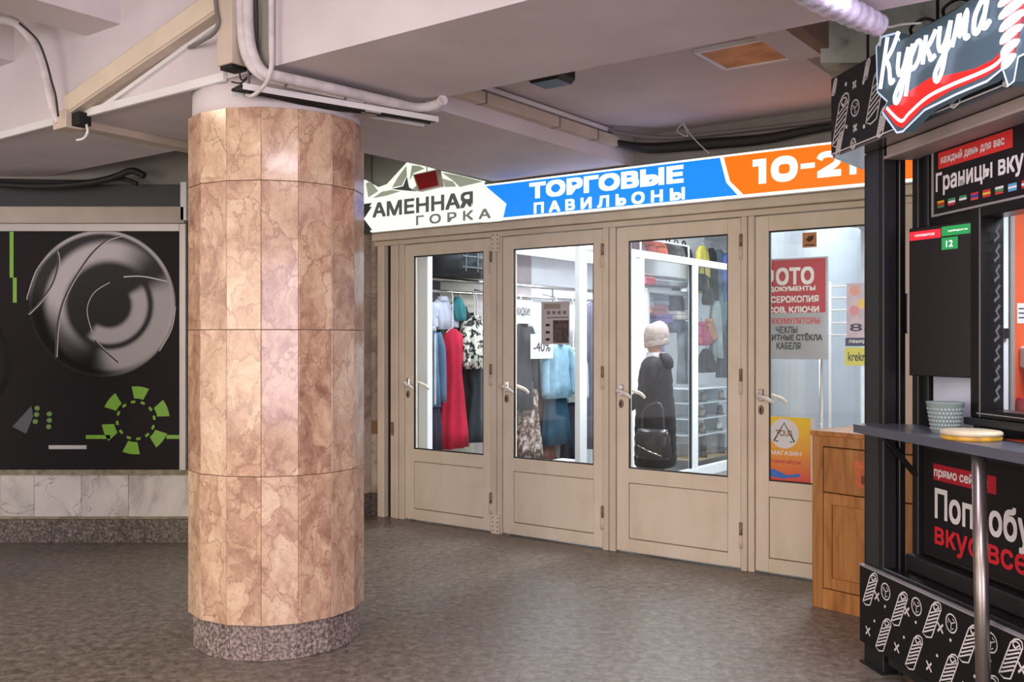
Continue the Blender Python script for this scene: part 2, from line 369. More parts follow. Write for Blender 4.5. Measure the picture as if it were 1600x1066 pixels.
# return wall behind the column
pa = FD @ Vector((-.348, 0, 0)); pb = Vector((-1.75, 6.34, 0)); dv = (pa-pb)
FR = frame(pb.x, pb.y, dv.x, dv.y); ln = dv.length
wr = thing('wall_return', 'short marble wall returning behind the column', 'wall', FR, kind='structure')
for k in range(4): boxo('marble_slab', grey_marble, wr, ln*k/4+.001, ln*(k+1)/4-.001, 0, .1, .17, 2.2, .001)
boxo('upper_wall', plaster_dim, wr, 0, ln, .0, .2, 2.2, 3.1)
boxo('plinth_block', granite_dark, wr, 0, ln, -.012, .1, 0, .17)

# ---- poster in its aluminium frame
po = thing('wall_poster', 'black framed poster with a chrome ball and green poker chip', 'poster', FL)
px1 = -2.182
ink = M('poster_black', (34, 29, 30), .6, var=.1, scale=1.5, spec=.15)
boxo('sheet', ink, po, -4.4, px1, -.012, 0, .486, 2.05)
boxo('frame_stile', alu, po, px1, px1+.042, -.035, 0, .482, 2.10, .002); boxo('frame_rail', alu, po, -4.4, px1, -.035, 0, 2.05, 2.10, .002)
boxo('frame_ledge', M('beige_ledge', (178, 166, 152), .6, var=.06), po, -4.4, px1+.04, -.06, 0, 2.10, 2.21, .004)
boxo('dark_board', M('anthracite_board', (40, 40, 44), .5), po, -4.4, px1+.015, -.04, 0, 2.21, 2.355, .002)
boxo('end_cap', white_pl, po, px1+.015, px1+.055, -.06, 0, 2.12, 2.37, .002)
BX, BZ, BR = -2.70, 1.575, .487
def ball_print():
    nr, na = 56, 180; vs, cols = [], []
    def sm(x, a, b_): t = max(0, min(1, (x-a)/(b_-a))); return t*t*(3-2*t)
    for i in range(nr+1):
        for j in range(na):
            r = i/nr; a = 2*PI*j/na; x, y = r*math.cos(a), r*math.sin(a)
            d = math.hypot(x-.10, y+.02); dg_ = math.degrees(math.atan2(y+.02, x-.10)) % 360; deg = math.degrees(a) % 360
            win = lambda q, a0, a1, f: sm(q, a0-f, a0+f)*(1-sm(q, a1-f, a1+f))
            v = .028+.012*sm(y, -.2, .8)
            v += .50*sm(d, .54, .66)*(1-sm(d, .80, .92))*win(dg_, 62, 232, 22)          # pale crescent on the left and top
            v += .42*sm(d, .27, .35)*(1-sm(d, .49, .55))*(1-win(dg_, 28, 238, 8))       # bright inner reflection, lower right
            v += .40*sm(d, .57, .63)*(1-sm(d, .84, .93))*(1-win(dg_, 22, 262, 12))      # outer reflection, lower right
            v += .45*sm(r, .93, .965)*(1-sm(r, .985, 1.0))*(.25+.75*win(deg, 20, 135, 15))
            v *= 1-.85*sm(-x-y, .55, 1.05)                                               # smoke swallowing the lower left
            vs.append((BX+x*BR, -.0135, BZ+y*BR)); cols.append((v*.98, v*.93, v*.94, 1))
    fs = [(i*na+j, i*na+(j+1) % na, (i+1)*na+(j+1) % na, (i+1)*na+j) for i in range(nr) for j in range(na)]
    me = bpy.data.meshes.new('ball_print'); me.from_pydata(vs, [], fs); at_ = me.color_attributes.new('Col', 'FLOAT_COLOR', 'POINT')
    for i, cc in enumerate(cols): at_.data[i].color = cc
    me.materials.append(vcol_mat('ball_ink')); link('ball_print', me, po)
ball_print()
pg = M('poster_green', (122, 178, 44), .4, var=.03); pgr = M('poster_grey', (196, 190, 188), .4, var=.03); pdk = M('poster_dark', (30, 26, 27), .4, var=.03)
def cr(pts, k=8):
    p, _ = catmull([Vector((a, 0, b_)) for a, b_ in pts], [1]*len(pts), k); return [(v.x, v.z) for v in p]
def P5(x, y): return on(FL, x/3.675, 270+y/3.676, -.015)        # coordinates read off an enlarged crop of the poster
sd, sl = MB(), MB()
for pts, wd in [([(690, 365), (600, 400), (500, 500), (385, 690), (335, 850), (320, 1060)], .016), ([(325, 450), (335, 520), (300, 640), (225, 750), (160, 815)], .014), ([(545, 965), (600, 1020), (680, 1090)], .012)]:
    q = cr([P5(*p) for p in pts]); sd.ribbon(q, wd, -.0142); sl.ribbon([(a+.009, c_) for a, c_ in q], .005, -.0146)
for pts, wd in [([(290, 460), (210, 560), (160, 700), (155, 730)], .006), ([(710, 598), (820, 596), (960, 625)], .008), ([(630, 630), (540, 690), (500, 790), (530, 920)], .005), ([(1008, 770), (985, 900), (915, 1025)], .006)]:
    sl.ribbon(cr([P5(*p) for p in pts]), wd, -.0146)
sd.build('seam_print', pdk, po); sl.build('seam_highlight', pgr, po)
cx, cz = on(FL, 212, 657, -.015); u = 6.33/1500
for k in range(6):
    a0 = math.radians(60*k+22-15); a1 = a0+math.radians(30); pts = []
    for i in range(7): a = a0+(a1-a0)*i/6; pts.append((cx+53*u*math.cos(a), cz+53*u*math.sin(a)))
    for i in range(7): a = a1-(a1-a0)*(.1+.8*i/6); pts.append((cx+34*u*math.cos(a), cz+34*u*math.sin(a)))
    MB().prism(pts, -.0145, -.012).build('chip_segment', pg, po)
for k in range(12):
    a = math.radians(30*k+8); mt = Matrix.Translation((cx+29*u*math.cos(a), -.013, cz+29*u*math.sin(a))) @ Matrix.Rotation(-a, 4, 'Y')
    MB().box(-.008, .008, -.0015, .0015, -.014, .014, mat=mt).build('chip_dash', pg, po)
for x0, x1, y0, y1 in [(134, 172, 680, 686), (260, 283, 680, 686)]: r = rect_on(FL, (x0, y0), (x1, y1), -.015); boxo('green_line', pg, po, r[0], r[1], -.0145, -.012, r[2], r[3])
for x0, x1, y0, y1 in [(15, 21, 362, 434), (20, 26, 434, 473)]: r = rect_on(FL, (x0, y0), (x1, y1), -.015); boxo('green_line', pg, po, r[0], r[1], -.0145, -.012, r[2], r[3])
r = rect_on(FL, (76, 696), (135, 702), -.015); boxo('bar_print', pgr, po, r[0], r[1], -.0145, -.012, r[2], r[3])
for x, y in [(58, 638), (57, 648), (55, 659), (77, 647), (77, 657), (76, 667)]:
    ax, az = on(FL, x, y, -.015); MB().prism([(ax+.018*math.cos(t*PI/5), az+.016*math.sin(t*PI/5)) for t in range(10)], -.0145, -.012).build('dice_dot', M('poster_olive', (96, 140, 50), .4), po)
die = MB(); die.prism([P5(70, 1460), P5(180, 1340), P5(190, 1400), P5(150, 1500)], -.0143, -.012); die.build('die_print', M('poster_slate', (70, 70, 74), .3), po)

# ================================================================== ceiling services
def cable(name, label, cat, pts, r, mat, cat_k=6, n=8, group=None):
    b = MB(); b.tube(pts, r, n, cat=cat_k); return tag(b.build(name, mat), label, cat, group)
def dpt(px, py, y):                                   # world point on plane y of the door frame
    x, z = on(FD, px, py, y); return FD @ Vector((x, y, z))
def dz(px, py, z):
    x, y = onz(FD, px, py, z); return FD @ Vector((x, y, z))
YF = -2.77
# long white strip along the lower front edge of the beam
tag(MB().box(-3.5, on(FD, 355, 125, YF)[0], YF-.022, YF, 2.405, 2.445, .003).build('edge_trunking', white_pl, F=FD), 'thin white cable strip along the lower edge of the left beam', 'trunking')
# sloping duct on the beam face
def slope_duct(name, mat, a, b_, c_, d_, y0, y1):
    bb = MB(); bb.prism([on(FD, *p, y=y0) for p in (a, b_, c_, d_)], y0, y1); return bb.build(name, mat, F=FD)
sdt = thing('cable_duct', 'sloping beige cable duct climbing the beam toward the vertical duct', 'duct', FD)
def child(o, p): o.parent = p; o.matrix_parent_inverse = p.matrix_world.inverted(); return o
bpy.context.view_layer.update()
child(slope_duct('duct_body', trunk_m, (104, 180), (347, 14), (350, -30), (100, 150), YF-.07, YF), sdt)
child(slope_duct('duct_lid', beige2, (102, 176), (346, 8), (349, -28), (99, 152), YF-.075, YF-.07), sdt)
tag(slope_duct('thin_trunking', white_pl, (160, 170), (346, 34), (346, 27), (160, 163), YF-.02, YF), 'thin white trunking below the sloping beige duct', 'trunking')
jb = thing('junction_box', 'open beige corner box where the white cable bundle enters', 'box', FD)
x0, z0 = on(FD, 92, 205, YF-.06); x1, _ = on(FD, 112, 205, YF-.06); x2, _ = on(FD, 124, 205, YF-.06)
boxo('cover', trunk_m, jb, x0, x1, YF-.09, YF, z0, z0+.085, .003); boxo('gap', black, jb, x1, x2, YF-.06, YF, z0+.01, z0+.07)
# vertical duct with cables right of it
x0, _ = on(FD, 345, 60, YF-.07); x1, _ = on(FD, 368, 60, YF-.07)
vd = thing('vertical_duct', 'upright cream cable duct on the beam above the column', 'duct', FD)
boxo('duct_body', trunk_m, vd, x0, x1, YF-.09, YF, 2.44, 3.09, .003)
x2, _ = on(FD, 376, 60, YF-.03)
boxo('recess_shade', plaster_dim, vd, x1, x1+.16, YF-.012, YF, 2.42, 3.09)  # dull sheet stands in for the shaded recess beside the duct
boxo('open_end', black, vd, x0+.01, x1-.008, YF-.08, YF-.01, 2.425, 2.44)
cable('grey_pipe', 'slim pale pipe dropping beside the vertical cable duct', 'pipe', [dpt(424, -40, YF-.05), dpt(424, 60, YF-.05), dpt(424, 105, YF-.05), dpt(414, 132, YF-.06), dpt(396, 149, YF-.05), dpt(385, 148, YF-.01)], [.011, .011, .010, .008, .008, .008], offwhite)
for k, (dx, rr) in enumerate([(0, .016), (9, .014)]):
    pts = [dpt(378+dx, -45, YF-.05), dpt(379+dx, 40, YF-.05), dpt(386+dx, 85, YF-.05), dpt(405+dx*.8, 113, YF-.04), dz(440, 125-dx*.5, 2.372), dz(520, 143-dx*.5, 2.372), dz(600, 161-dx*.4, 2.372), dz(650, 172-dx*.4, 2.375), dz(680, 168-dx*.4, 2.385), dz(692, 156, 2.40)]
    bb = MB(); bb.tube(pts, rr+.008, 10, cat=6)
    o = bb.build('insulated_pipe', offwhite); tag(o, ['lower of the white wrapped pipes bending under the beam', 'upper of the white wrapped pipes bending under the beam'][k], 'pipe', 'wrapped pipes under the beam')
    if k == 0:
        for (qx, qy) in [(445, 126), (480, 134), (537, 147), (568, 154), (642, 170)]:
            p = dz(qx, qy, 2.372); child(MB().tube([p+Vector((-.004, -.003, 0)), p+Vector((.004, .003, 0))], rr+.0098, 10).build('binding', cable_grey), o)
tr = thing('cable_tray', 'white cable tray with a dark open underside above the column', 'tray')
a, b_ = dz(372, 140, 2.33), dz(676, 191, 2.33); dv = b_-a; FT = frame(a.x, a.y, dv.x, dv.y)
tr.matrix_world = FT; bpy.context.view_layer.update()
Lt = dv.length
boxo('tray_side', white_pl, tr, 0, Lt, -.05, -.045, 2.322, 2.347, .001); boxo('tray_side', white_pl, tr, 0, Lt, .07, .075, 2.322, 2.347, .001)
boxo('tray_back', black, tr, 0, Lt, -.045, .07, 2.338, 2.347)
for q in (.05, .5, .95): boxo('hanger', cable_grey, tr, Lt*q-.006, Lt*q+.006, .0, .004, 2.347, 2.42)
for k in range(3):
    p = [Vector((Lt*t, -.02+.02*k+.008*math.sin(9*t+k*2), 2.330+.006*math.sin(7*t+k))) for t in [i/10 for i in range(11)]]
    MB().tube(p, .009, 6).build('tray_cable', cable_m, tr)
boxo('tray_tie', M('foil_tie', (180, 172, 170), .4), tr, Lt*.60, Lt*.68, -.045, .07, 2.318, 2.322)
cable('dark_cable', 'dark grey cable looping out behind the vertical duct', 'cable', [dpt(334, -30, YF-.1), dpt(338, 15, YF-.1), dpt(341, 35, YF-.1), dpt(334, 52, YF-.09), dpt(312, 66, YF-.06), dpt(295, 74, YF-.01)], .008, cable_grey)
for k, (q, lb) in enumerate([([(372, 40), (374, 90), (377, 125), (395, 110), (403, 95)], 'black wire dangling at the foot of the vertical duct'), ([(402, 0), (403, 60), (400, 100), (380, 128), (362, 128)], 'black wire running up beside the wrapped pipes')]):
    cable('black_wire', lb, 'wire', [dpt(x, y, YF-.03) for x, y in q], .0035, cable_m)
cable('white_cable_bundle', 'thick white cable bundle hanging down to the corner box', 'cable', [dpt(-12, 30, YF-.25), dpt(20, 34, YF-.22), dpt(42, 52, YF-.18), dpt(62, 85, YF-.14), dpt(72, 120, YF-.11), dpt(78, 150, YF-.10), dpt(85, 176, YF-.09), dpt(92, 192, YF-.08)], [.022, .022, .022, .023, .021, .020, .019, .016], offwhite)
cable('black_wire', 'black wire taped along the thick white cable bundle', 'wire', [dpt(30, 36, YF-.27), dpt(58, 62, YF-.2), dpt(72, 95, YF-.16), dpt(80, 125, YF-.15), dpt(87, 150, YF-.13), dpt(91, 182, YF-.12)], .005, cable_m)
cable('white_wire', 'short white wire hooking below the corner box', 'wire', [dpt(134, 192, YF-.02), dpt(137, 205, YF-.03), dpt(131, 216, YF-.03), dpt(120, 219, YF-.03)], .006, white_pl)
# flat trunking across the soffit, left of column
a, b_ = dz(128, 196, 2.40), dz(330, 238, 2.40); dv = b_-a; FT2 = frame(a.x, a.y, dv.x, dv.y)
tag(MB().box(0, dv.length, -.05, .05, 2.38, 2.42, .004).build('soffit_trunking', trunk_m, F=FT2), 'flat cream trunking crossing the soffit behind the column', 'trunking')
tag(MB().box(0, dv.length, .13, .155, 2.405, 2.42, .002).build('soffit_trunking', white_pl, F=FT2), 'narrow white strip on the soffit beside the flat trunking', 'trunking')
# black cables over the poster
bcl = [(-20, 287), (60, 291), (130, 287), (175, 278), (200, 268), (212, 268), (226, 275)]
cable('black_cable', 'thick black cable lying over the top of the poster', 'cable', [at(x, y, 6.15) for x, y in bcl], .022, cable_m)
cable('black_cable', 'thinner black cable tucked under the thick one over the poster', 'cable', [at(x, y, 6.2) for x, y in [(-20, 282), (70, 284), (150, 284), (190, 279), (215, 288)]], .014, cable_m)
# behind the beam, right of column: trunking and cables on the cross beam face
ct = thing('wall_trunking', 'cream trunking along the pink lit side of the cross beam', 'trunking', FD)
boxo('duct_body', trunk_m, ct, 1.93, 1.99, -2.0, -.25, 2.50, 2.555, .003)
boxo('upper_strip', white_pl, ct, 1.93, 1.965, -2.0, -.25, 2.575, 2.60, .002)
for y in (-1.55, -.9, -.5): boxo('clamp', cable_grey, ct, 1.928, 1.992, y-.006, y+.006, 2.498, 2.557)
cable('black_cable', 'bundled black cable in the ceiling corner above the orange sign', 'cable', [FD @ Vector(v) for v in [(1.97, -.28, 2.52), (2.1, -.1, 2.50), (2.45, -.05, 2.49), (2.8, -.05, 2.475), (3.1, -.06, 2.49), (3.5, -.06, 2.50)]], [.02, .032, .034, .03, .024, .012], cable_m)
cable('black_cable', 'thin black cable above the bundled cable in the ceiling corner', 'cable', [FD @ Vector(v) for v in [(1.97, -.35, 2.58), (2.2, -.1, 2.55), (2.6, -.06, 2.54), (3.0, -.06, 2.53), (3.2, -.06, 2.53)]], .012, cable_grey)
wl_ = [dpt(1068, 192, -.12), dpt(1058, 205, -.14), dpt(1075, 212, -.14), dpt(1066, 190, -.13), dpt(1082, 214, -.13), dpt(1108, 240, -.11)]
cable('loose_wire', 'thin pale wire curling down onto the lit sign', 'wire', wl_, .003, offwhite)
sp = thing('speaker_box', 'black speaker wedge peeking out behind the beam', 'speaker', FD)
a = onz(FD, 868, 122, 2.53)
boxo('housing', M('black_plastic', (22, 22, 24), .35), sp, a[0]-.1, a[0]+.08, a[1]-.1, a[1]+.06, 2.50, 2.60, .02)
boxo('front_glint', M('blue_reflection', (70, 120, 140), .1), sp, a[0]-.03, a[0]+.03, a[1]-.104, a[1]-.1, 2.52, 2.57, .001)  # blue plate paints a bluish reflection onto the housing
ht = thing('ceiling_hatch', 'square ceiling panel with a painted amber sign reflection and a cream rim', 'ceiling panel', FD)
a = onz(FD, 1165, 84, 2.60)
boxo('panel', M('sign_reflection_amber', (236, 170, 112), .6, var=.15, scale=8, spec=.2), ht, a[0]-.15, a[0]+.15, a[1]-.15, a[1]+.15, 2.596, 2.609)  # amber colour paints in the reflection of the orange sign
for s in (-1, 1):
    boxo('rim', white_pl, ht, a[0]-.17, a[0]+.17, a[1]+s*.16-.01, a[1]+s*.16+.01, 2.59, 2.61, .002); boxo('rim', white_pl, ht, a[0]+s*.16-.01, a[0]+s*.16+.01, a[1]-.15, a[1]+.15, 2.59, 2.61, .002)
tag(MB().box(3.52, 3.58, -2.0, -1.15, 2.55, 2.72, .004).build('pipe_board', M('brown_board', (132, 104, 88), .7), F=FD), 'brown board beside the cream boxed rib above the kiosk', 'board')
struct(MB().box(3.38, 3.52, -2.0, -1.15, 2.555, 2.7, .004).build('ceiling_rib', plaster, F=FD), 'cream boxed rib above the kiosk sign', 'rib')
struct(MB().prismz([(1.285, 4.0), (2.4, 4.0), (2.4, 4.25), (1.42, 4.25)], 2.49, 2.98).build('bulkhead', plaster_green), 'mouldy pale green bulkhead above the kiosk', 'bulkhead')
# wrapped ventilation hose top right
hp = [at(1225, -40, 2.70), at(1270, -10, 2.85), at(1310, 10, 2.98), at(1345, 27, 3.08), at(1374, 40, 3.16)]
bb = MB(); q, rr = catmull([Vector(p) for p in hp], [.042, .043, .042, .040, .034], 8); rr = [r*(1+.10*math.sin(i*2.1)) for i, r in enumerate(rr)]; bb.tube(q, rr, 14)
tag(bb.build('wrapped_hose', M('plastic_wrap', (216, 214, 232), .3, var=.15, scale=22, bump=.8)), 'hose wrapped in crinkled white plastic above the kiosk sign', 'hose')
cable('white_wire', 'white wire hanging from the wrapped hose to the kiosk sign', 'wire', [at(1366, 14, 3.4), at(1374, 30, 3.42), at(1376, 50, 3.45), at(1374, 72, 3.5)], .004, white_pl)
cable('white_wire', 'white wire stretched from the hose along the top of the sign', 'wire', [at(1368, 18, 3.4), at(1380, 38, 3.4), at(1390, 42, 3.4), at(1410, 38, 3.35), at(1440, 36, 3.3)], .004, white_pl)

# ================================================================== doors
fr = thing('door_frame', 'cream painted metal door frame with posts and a header', 'door frame', FD, kind='structure')
for x0, x1, y0 in [(-.252, -.187, -.03), (-.145, -.105, .0), (-.1, -.06, -.012), (-.055, -.004, -.005), (.822, .866, -.012), (.870, .912, -.008), (1.723, 1.765, -.012), (1.769, 1.814, -.008), (2.655, 2.692, -.012), (2.696, 2.734, -.008), (3.545, 3.63, -.012)]:
    boxo('post', beige2, fr, x0, x1, y0, .07, 0, 2.05, .003)
boxo('gap', black, fr, -.187, -.145, .02, .07, 0, 2.05)
boxo('header', beige2, fr, -.3, 3.64, -.015, .07, 2.05, 2.085, .003); boxo('header', beige, fr, -.3, 3.64, -.045, .07, 2.088, 2.15, .006)
boxo('strike_plate', rust, fr, -.14, -.11, -.004, 0, .62, .72); 
for z0, z1 in [(.0, .13), (1.95, 2.06)]:
    pp = boxo('perforated_plate', beige, fr, .828, .898, -.018, -.012, z0, z1, .001); hm = MB()
    for i in range(2):
        for j in range(4): hm.prism([(.843+.04*i+.005*math.cos(t*PI/3), z0+.02+.03*j+.005*math.sin(t*PI/3)) for t in range(6)], -.0187, -.018)
    hm.build('screw_hole', black, pp)
handle_w = M('worn_white_enamel', (226, 218, 208), .3, var=.08, scale=20)
def door(name, label, x0, x1, gx0, gx1, group='cream glazed doors'):
    d = thing(name, label, 'door', FD, (x0, 0, 0), group, kind='structure'); wd = x1-x0; a, b_ = gx0-x0, gx1-x0
    boxo('stile', beige, d, .002, a, 0, .045, .012, 2.044, .003); boxo('stile', beige, d, b_, wd-.002, 0, .045, .012, 2.044, .003)
    boxo('rail', beige, d, a, b_, 0, .045, 1.957, 2.044, .002); boxo('rail', beige, d, a, b_, 0, .045, .442, .532, .002); boxo('rail', beige, d, a, b_, 0, .045, .012, .09, .002)
    boxo('panel_back', black, d, a, b_, .02, .03, .09, .442)
    boxo('lower_panel', beige, d, a+.003, b_-.003, .003, .03, .094, .438, .004)
    boxo('glass_pane', door_glass, d, a, b_, .020, .026, .532, 1.957)
    g = MB(); g.box(a, a+.006, .004, .02, .532, 1.957); g.box(b_-.006, b_, .004, .02, .532, 1.957); g.box(a, b_, .004, .02, 1.949, 1.957); g.box(a, b_, .004, .02, .532, .540); g.build('gasket', gasket, d)
    for z in (.13, 1.02, 1.80):
        h = MB(); h.tube([(wd+.004, -.014, z), (wd+.004, -.014, z+.075)], .010, 8); h.build('hinge', beige2, d); h = MB(); h.tube([(wd+.004, -.014, z+.078), (wd+.004, -.014, z+.15)], .010, 8); h.build('hinge', rust, d)
    hd = MB(); hd.box(.022, .052, -.008, 0, .985, 1.055, .004); hd = hd.build('handle', chrome, d)
    lv = MB(); lv.tube([(.037, -.004, 1.02), (.037, -.05, 1.02), (.045, -.058, 1.018), (.10, -.06, 1.0), (.135, -.058, .978)], [.010, .010, .012, .012, .008], 8, cat=4); lv.build('lever', handle_w, hd)
    kh = MB(); kh.rings([[(.037+.016*r*math.cos(t*PI/8), y, .935+.028*r*math.sin(t*PI/8)) for t in range(16)] for r, y in ((1, 0), (1, -.006), (.7, -.009))]); kh = kh.build('keyhole', rust, d)
    boxo('key_slot', black, kh, .033, .041, -.0105, -.009, .92, .948)
    il = MB(); il.tube([(.037, .045, 1.02), (.037, .095, 1.02), (.06, .10, 1.015), (.12, .10, .995), (.15, .10, .97)], [.010, .010, .012, .012, .008], 8, cat=4); il.build('inner_lever', handle_w, d)
    return d
d1 = door('door_1', 'leftmost cream door, with a red dress behind its glass', 0, .82, .089, .746)
d2 = door('door_2', 'cream door with a grey notice taped to its glass', .915, 1.72, 1.007, 1.647)
d3 = door('door_3', 'cream door with a person in a pale hat behind its glass', 1.817, 2.652, 1.905, 2.568)
d4 = door('door_4', 'rightmost cream door, half hidden by the wooden cabinet', 2.737, 3.54, 2.818, 3.45)

# ---- notices on the door glass
def sheet(name, label, F, lt, rb, y, mat, cat='notice', group=None):
    x0, x1, z0, z1 = rect_on(F, lt, rb, y); t = thing(name, label, cat, F, (x0, y, z0), group)
    boxo('paper', mat, t, 0, x1-x0, -.001, .001, 0, z1-z0); return t, x1-x0, z1-z0
paper = M('white_paper', (226, 226, 224), .7, var=.03); ink_k = M('black_ink', (30, 30, 32), .6); ink_g = M('grey_ink', (120, 116, 114), .6)
nt_, W_, H_ = sheet('glass_notice', 'grey laminated notice taped to the second door glass', FD, (846, 472), (890, 538), .017, M('grey_paper', (196, 190, 188), .6, var=.05))
boxo('photo_print', M('brown_photo', (92, 78, 72), .6, var=.4, scale=30), nt_, W_*.42, W_*.97, -.0016, -.001, H_*.03, H_*.56); boxo('header_print', M('tan_print', (160, 146, 134), .6), nt_, W_*.1, W_*.68, -.0016, -.001, H_*.83, H_*.95)
for k in range(4): boxo('icon_print', ink_g, nt_, W_*(.2+.19*k), W_*(.32+.19*k), -.0016, -.001, H_*.70, H_*.78)
boxo('line_print', ink_g, nt_, W_*.2, W_*.95, -.0016, -.001, H_*.61, H_*.64)
for k in range(3): boxo('icon_print', ink_k, nt_, W_*.16, W_*.3, -.0016, -.001, H_*(.08+.17*k), H_*(.14+.17*k))
nt_, W_, H_ = sheet('orange_sticker', 'small square orange sticker high on the right door', FD, (1254, 364), (1276, 386), .017, M('orange_sticker', (206, 140, 84), .5), 'sticker')
MB().prism([(W_*.2, H_*.5), (W_*.45, H_*.75), (W_*.8, H_*.8), (W_*.75, H_*.5), (W_*.5, H_*.35)], -.0016, -.001).build('bird_print', M('brown_ink', (70, 44, 28), .6), nt_)
boxo('line_print', MATS['brown_ink'], nt_, W_*.15, W_*.85, -.0016, -.001, H_*.12, H_*.2)
# magazine poster in the lower right door
x0, x1, z0, z1 = rect_on(FD, (1203, 650), (1272, 753), .014)
mp_ = thing('shop_poster', 'yellow and red shop poster in the lower right door glass', 'poster', FD, (x0, .014, .54)); W_, H_ = x1-x0, .36
def grad_mat(name, c0, c1, h):
    m, nt, b = base(name); tc = N(nt, 'ShaderNodeTexCoord'); s = N(nt, 'ShaderNodeSeparateXYZ'); mr = N(nt, 'ShaderNodeMapRange'); mr.inputs[2].default_value = h
    r = N(nt, 'ShaderNodeValToRGB'); e = r.color_ramp.elements; e[0].color, e[1].color = srgb(*c0), srgb(*c1); e[1].position = .9
    nt.links.new(tc.outputs['Object'], s.inputs[0]); nt.links.new(s.outputs[2], mr.inputs[0]); nt.links.new(mr.outputs[0], r.inputs[0]); nt.links.new(r.outputs[0], b.inputs['Base Color']); return m
boxo('paper', grad_mat('sunset_print', (222, 74, 62), (244, 206, 48), .36), mp_, 0, W_*.93, -.001, .001, 0, H_); boxo('white_edge', paper, mp_, W_*.93, W_*1.02, -.001, .001, 0, H_)
MB().prism([(W_*.33+.085*math.cos(t*PI/14), H_*.74+.085*math.sin(t*PI/14)) for t in range(28)], -.0018, -.001).build('white_disc', paper, mp_)
tri = [(W_*.33-.06, H_*.74-.045), (W_*.33, H_*.74+.06), (W_*.33+.06, H_*.74-.045)]
MB().ribbon([(tri[0][0]+.025, tri[0][1]), tri[0], tri[1], tri[2], (tri[2][0]-.025, tri[2][1])], .008, -.0022).build('triangle_print', ink_k, mp_)
text('disc_lettering', 'TOUR', M('tan_ink', (150, 110, 70), .6), mp_, W_*.33-.05, W_*.33+.05, H_*.74-.015, H_*.74+.02, -.0026)
text('lettering', 'МАГАЗИН', M('poster_white_ink', (240, 236, 226), .6), mp_, .01, W_*.72, H_*.40, H_*.47, -.0022, off=.02); text('lettering', 'ПРИЧЁСК', M('magenta_ink', (196, 52, 92), .6), mp_, .01, W_*.72, H_*.27, H_*.33, -.0022, off=.02)
MB().prism([(0, H_*.05), (W_*.3, H_*.03), (W_*.7, H_*.08), (W_*.68, H_*.13), (W_*.4, H_*.09), (W_*.1, H_*.17), (0, H_*.16)], -.0018, -.001).build('blue_wave', M('blue_print', (66, 120, 200), .6), mp_)

# ================================================================== lit sign over the doors
sg = thing('entrance_sign', 'long lit sign over the doors in white, blue and orange', 'sign', FD)
YS = -.10
lit_w = M('lit_white_acrylic', (226, 236, 222), .3, emit=.95, var=.01); lit_b = M('lit_blue_acrylic', (18, 122, 232), .3, emit=1.0, var=.02, scale=1.5); lit_o = M('lit_orange_acrylic', (252, 104, 10), .3, emit=1.0, var=.02, scale=1.5)
lit_t = M('lit_white_letters', (252, 250, 244), .3, emit=1.05, var=.0)
out = poly_on(FD, [(545, 297), (570, 281), (591, 293), (605, 288), (636, 254), (655, 257), (688, 267), (757, 283), (753, 291), (788, 319), (783, 346)], YS)
zb = 2.148; zt = 2.40
out[-1] = (out[-1][0], zb); left = [(-1.02, zb), (-1.02, zt), (-.72, zt)]
xr = 3.75
MB().box(-1.02, xr, YS+.012, .02, zb-.008, zt+.006, .002).build('sign_case', alu, sg)
MB().prism(left+[(p[0], p[1]) for p in out], YS-.004, YS+.012).build('white_panel', lit_w, sg)
xa, xb, xc = on(FD, 753, 291, YS)[0], on(FD, 788, 319, YS)[0], on(FD, 783, 346, YS)[0]
o1, o2, o3 = on(FD, 1128, 243, YS)[0], on(FD, 1138, 285, YS)[0], on(FD, 1158, 303, YS)[0]
zm = on(FD, 788, 319, YS)[1]; zo = on(FD, 1138, 285, YS)[1]
MB().box(xa, xr, YS, YS+.012, zb, zt).build('border_panel', lit_t, sg)
MB().prism([(xa+.035, zt-.012), (xb+.02, zm), (xc+.02, zb+.014), (o3-.02, zb+.014), (o2-.012, zo), (o1-.012, zt-.012)], YS-.004, YS).build('blue_panel', lit_b, sg)
MB().prism([(o1+.012, zt-.012), (o2+.012, zo+.004), (o3+.015, zb+.014), (xr, zb+.014), (xr, zt-.012)], YS-.004, YS).build('orange_panel', lit_o, sg)
YT = YS-.0055
grey_l = M('grey_letters', (118, 122, 118), .5, emit=.12, var=.02)
text_on('lettering', 'АМЕННАЯ', grey_l, sg, FD, (582, 340.5), (739, 298.5), YT, bold=0.09)
text_on('lettering', 'К', M('dark_grey_letters', (74, 80, 78), .5), sg, FD, (546, 369), (582, 317), YT, bold=0.12)
text_on('lettering', 'Г О Р К А', M('light_grey_letters', (150, 153, 148), .5, emit=.2), sg, FD, (650, 352.5), (767, 325), YT, bold=0.08)
text_on('lettering', 'ТОРГОВЫЕ', lit_t, sg, FD, (827, 311.5), (1068, 257), YT, bold=0.13)
text_on('lettering', 'П А В И Л Ь О Н Ы', lit_t, sg, FD, (834, 334.5), (1070, 292), YT, bold=0.1)
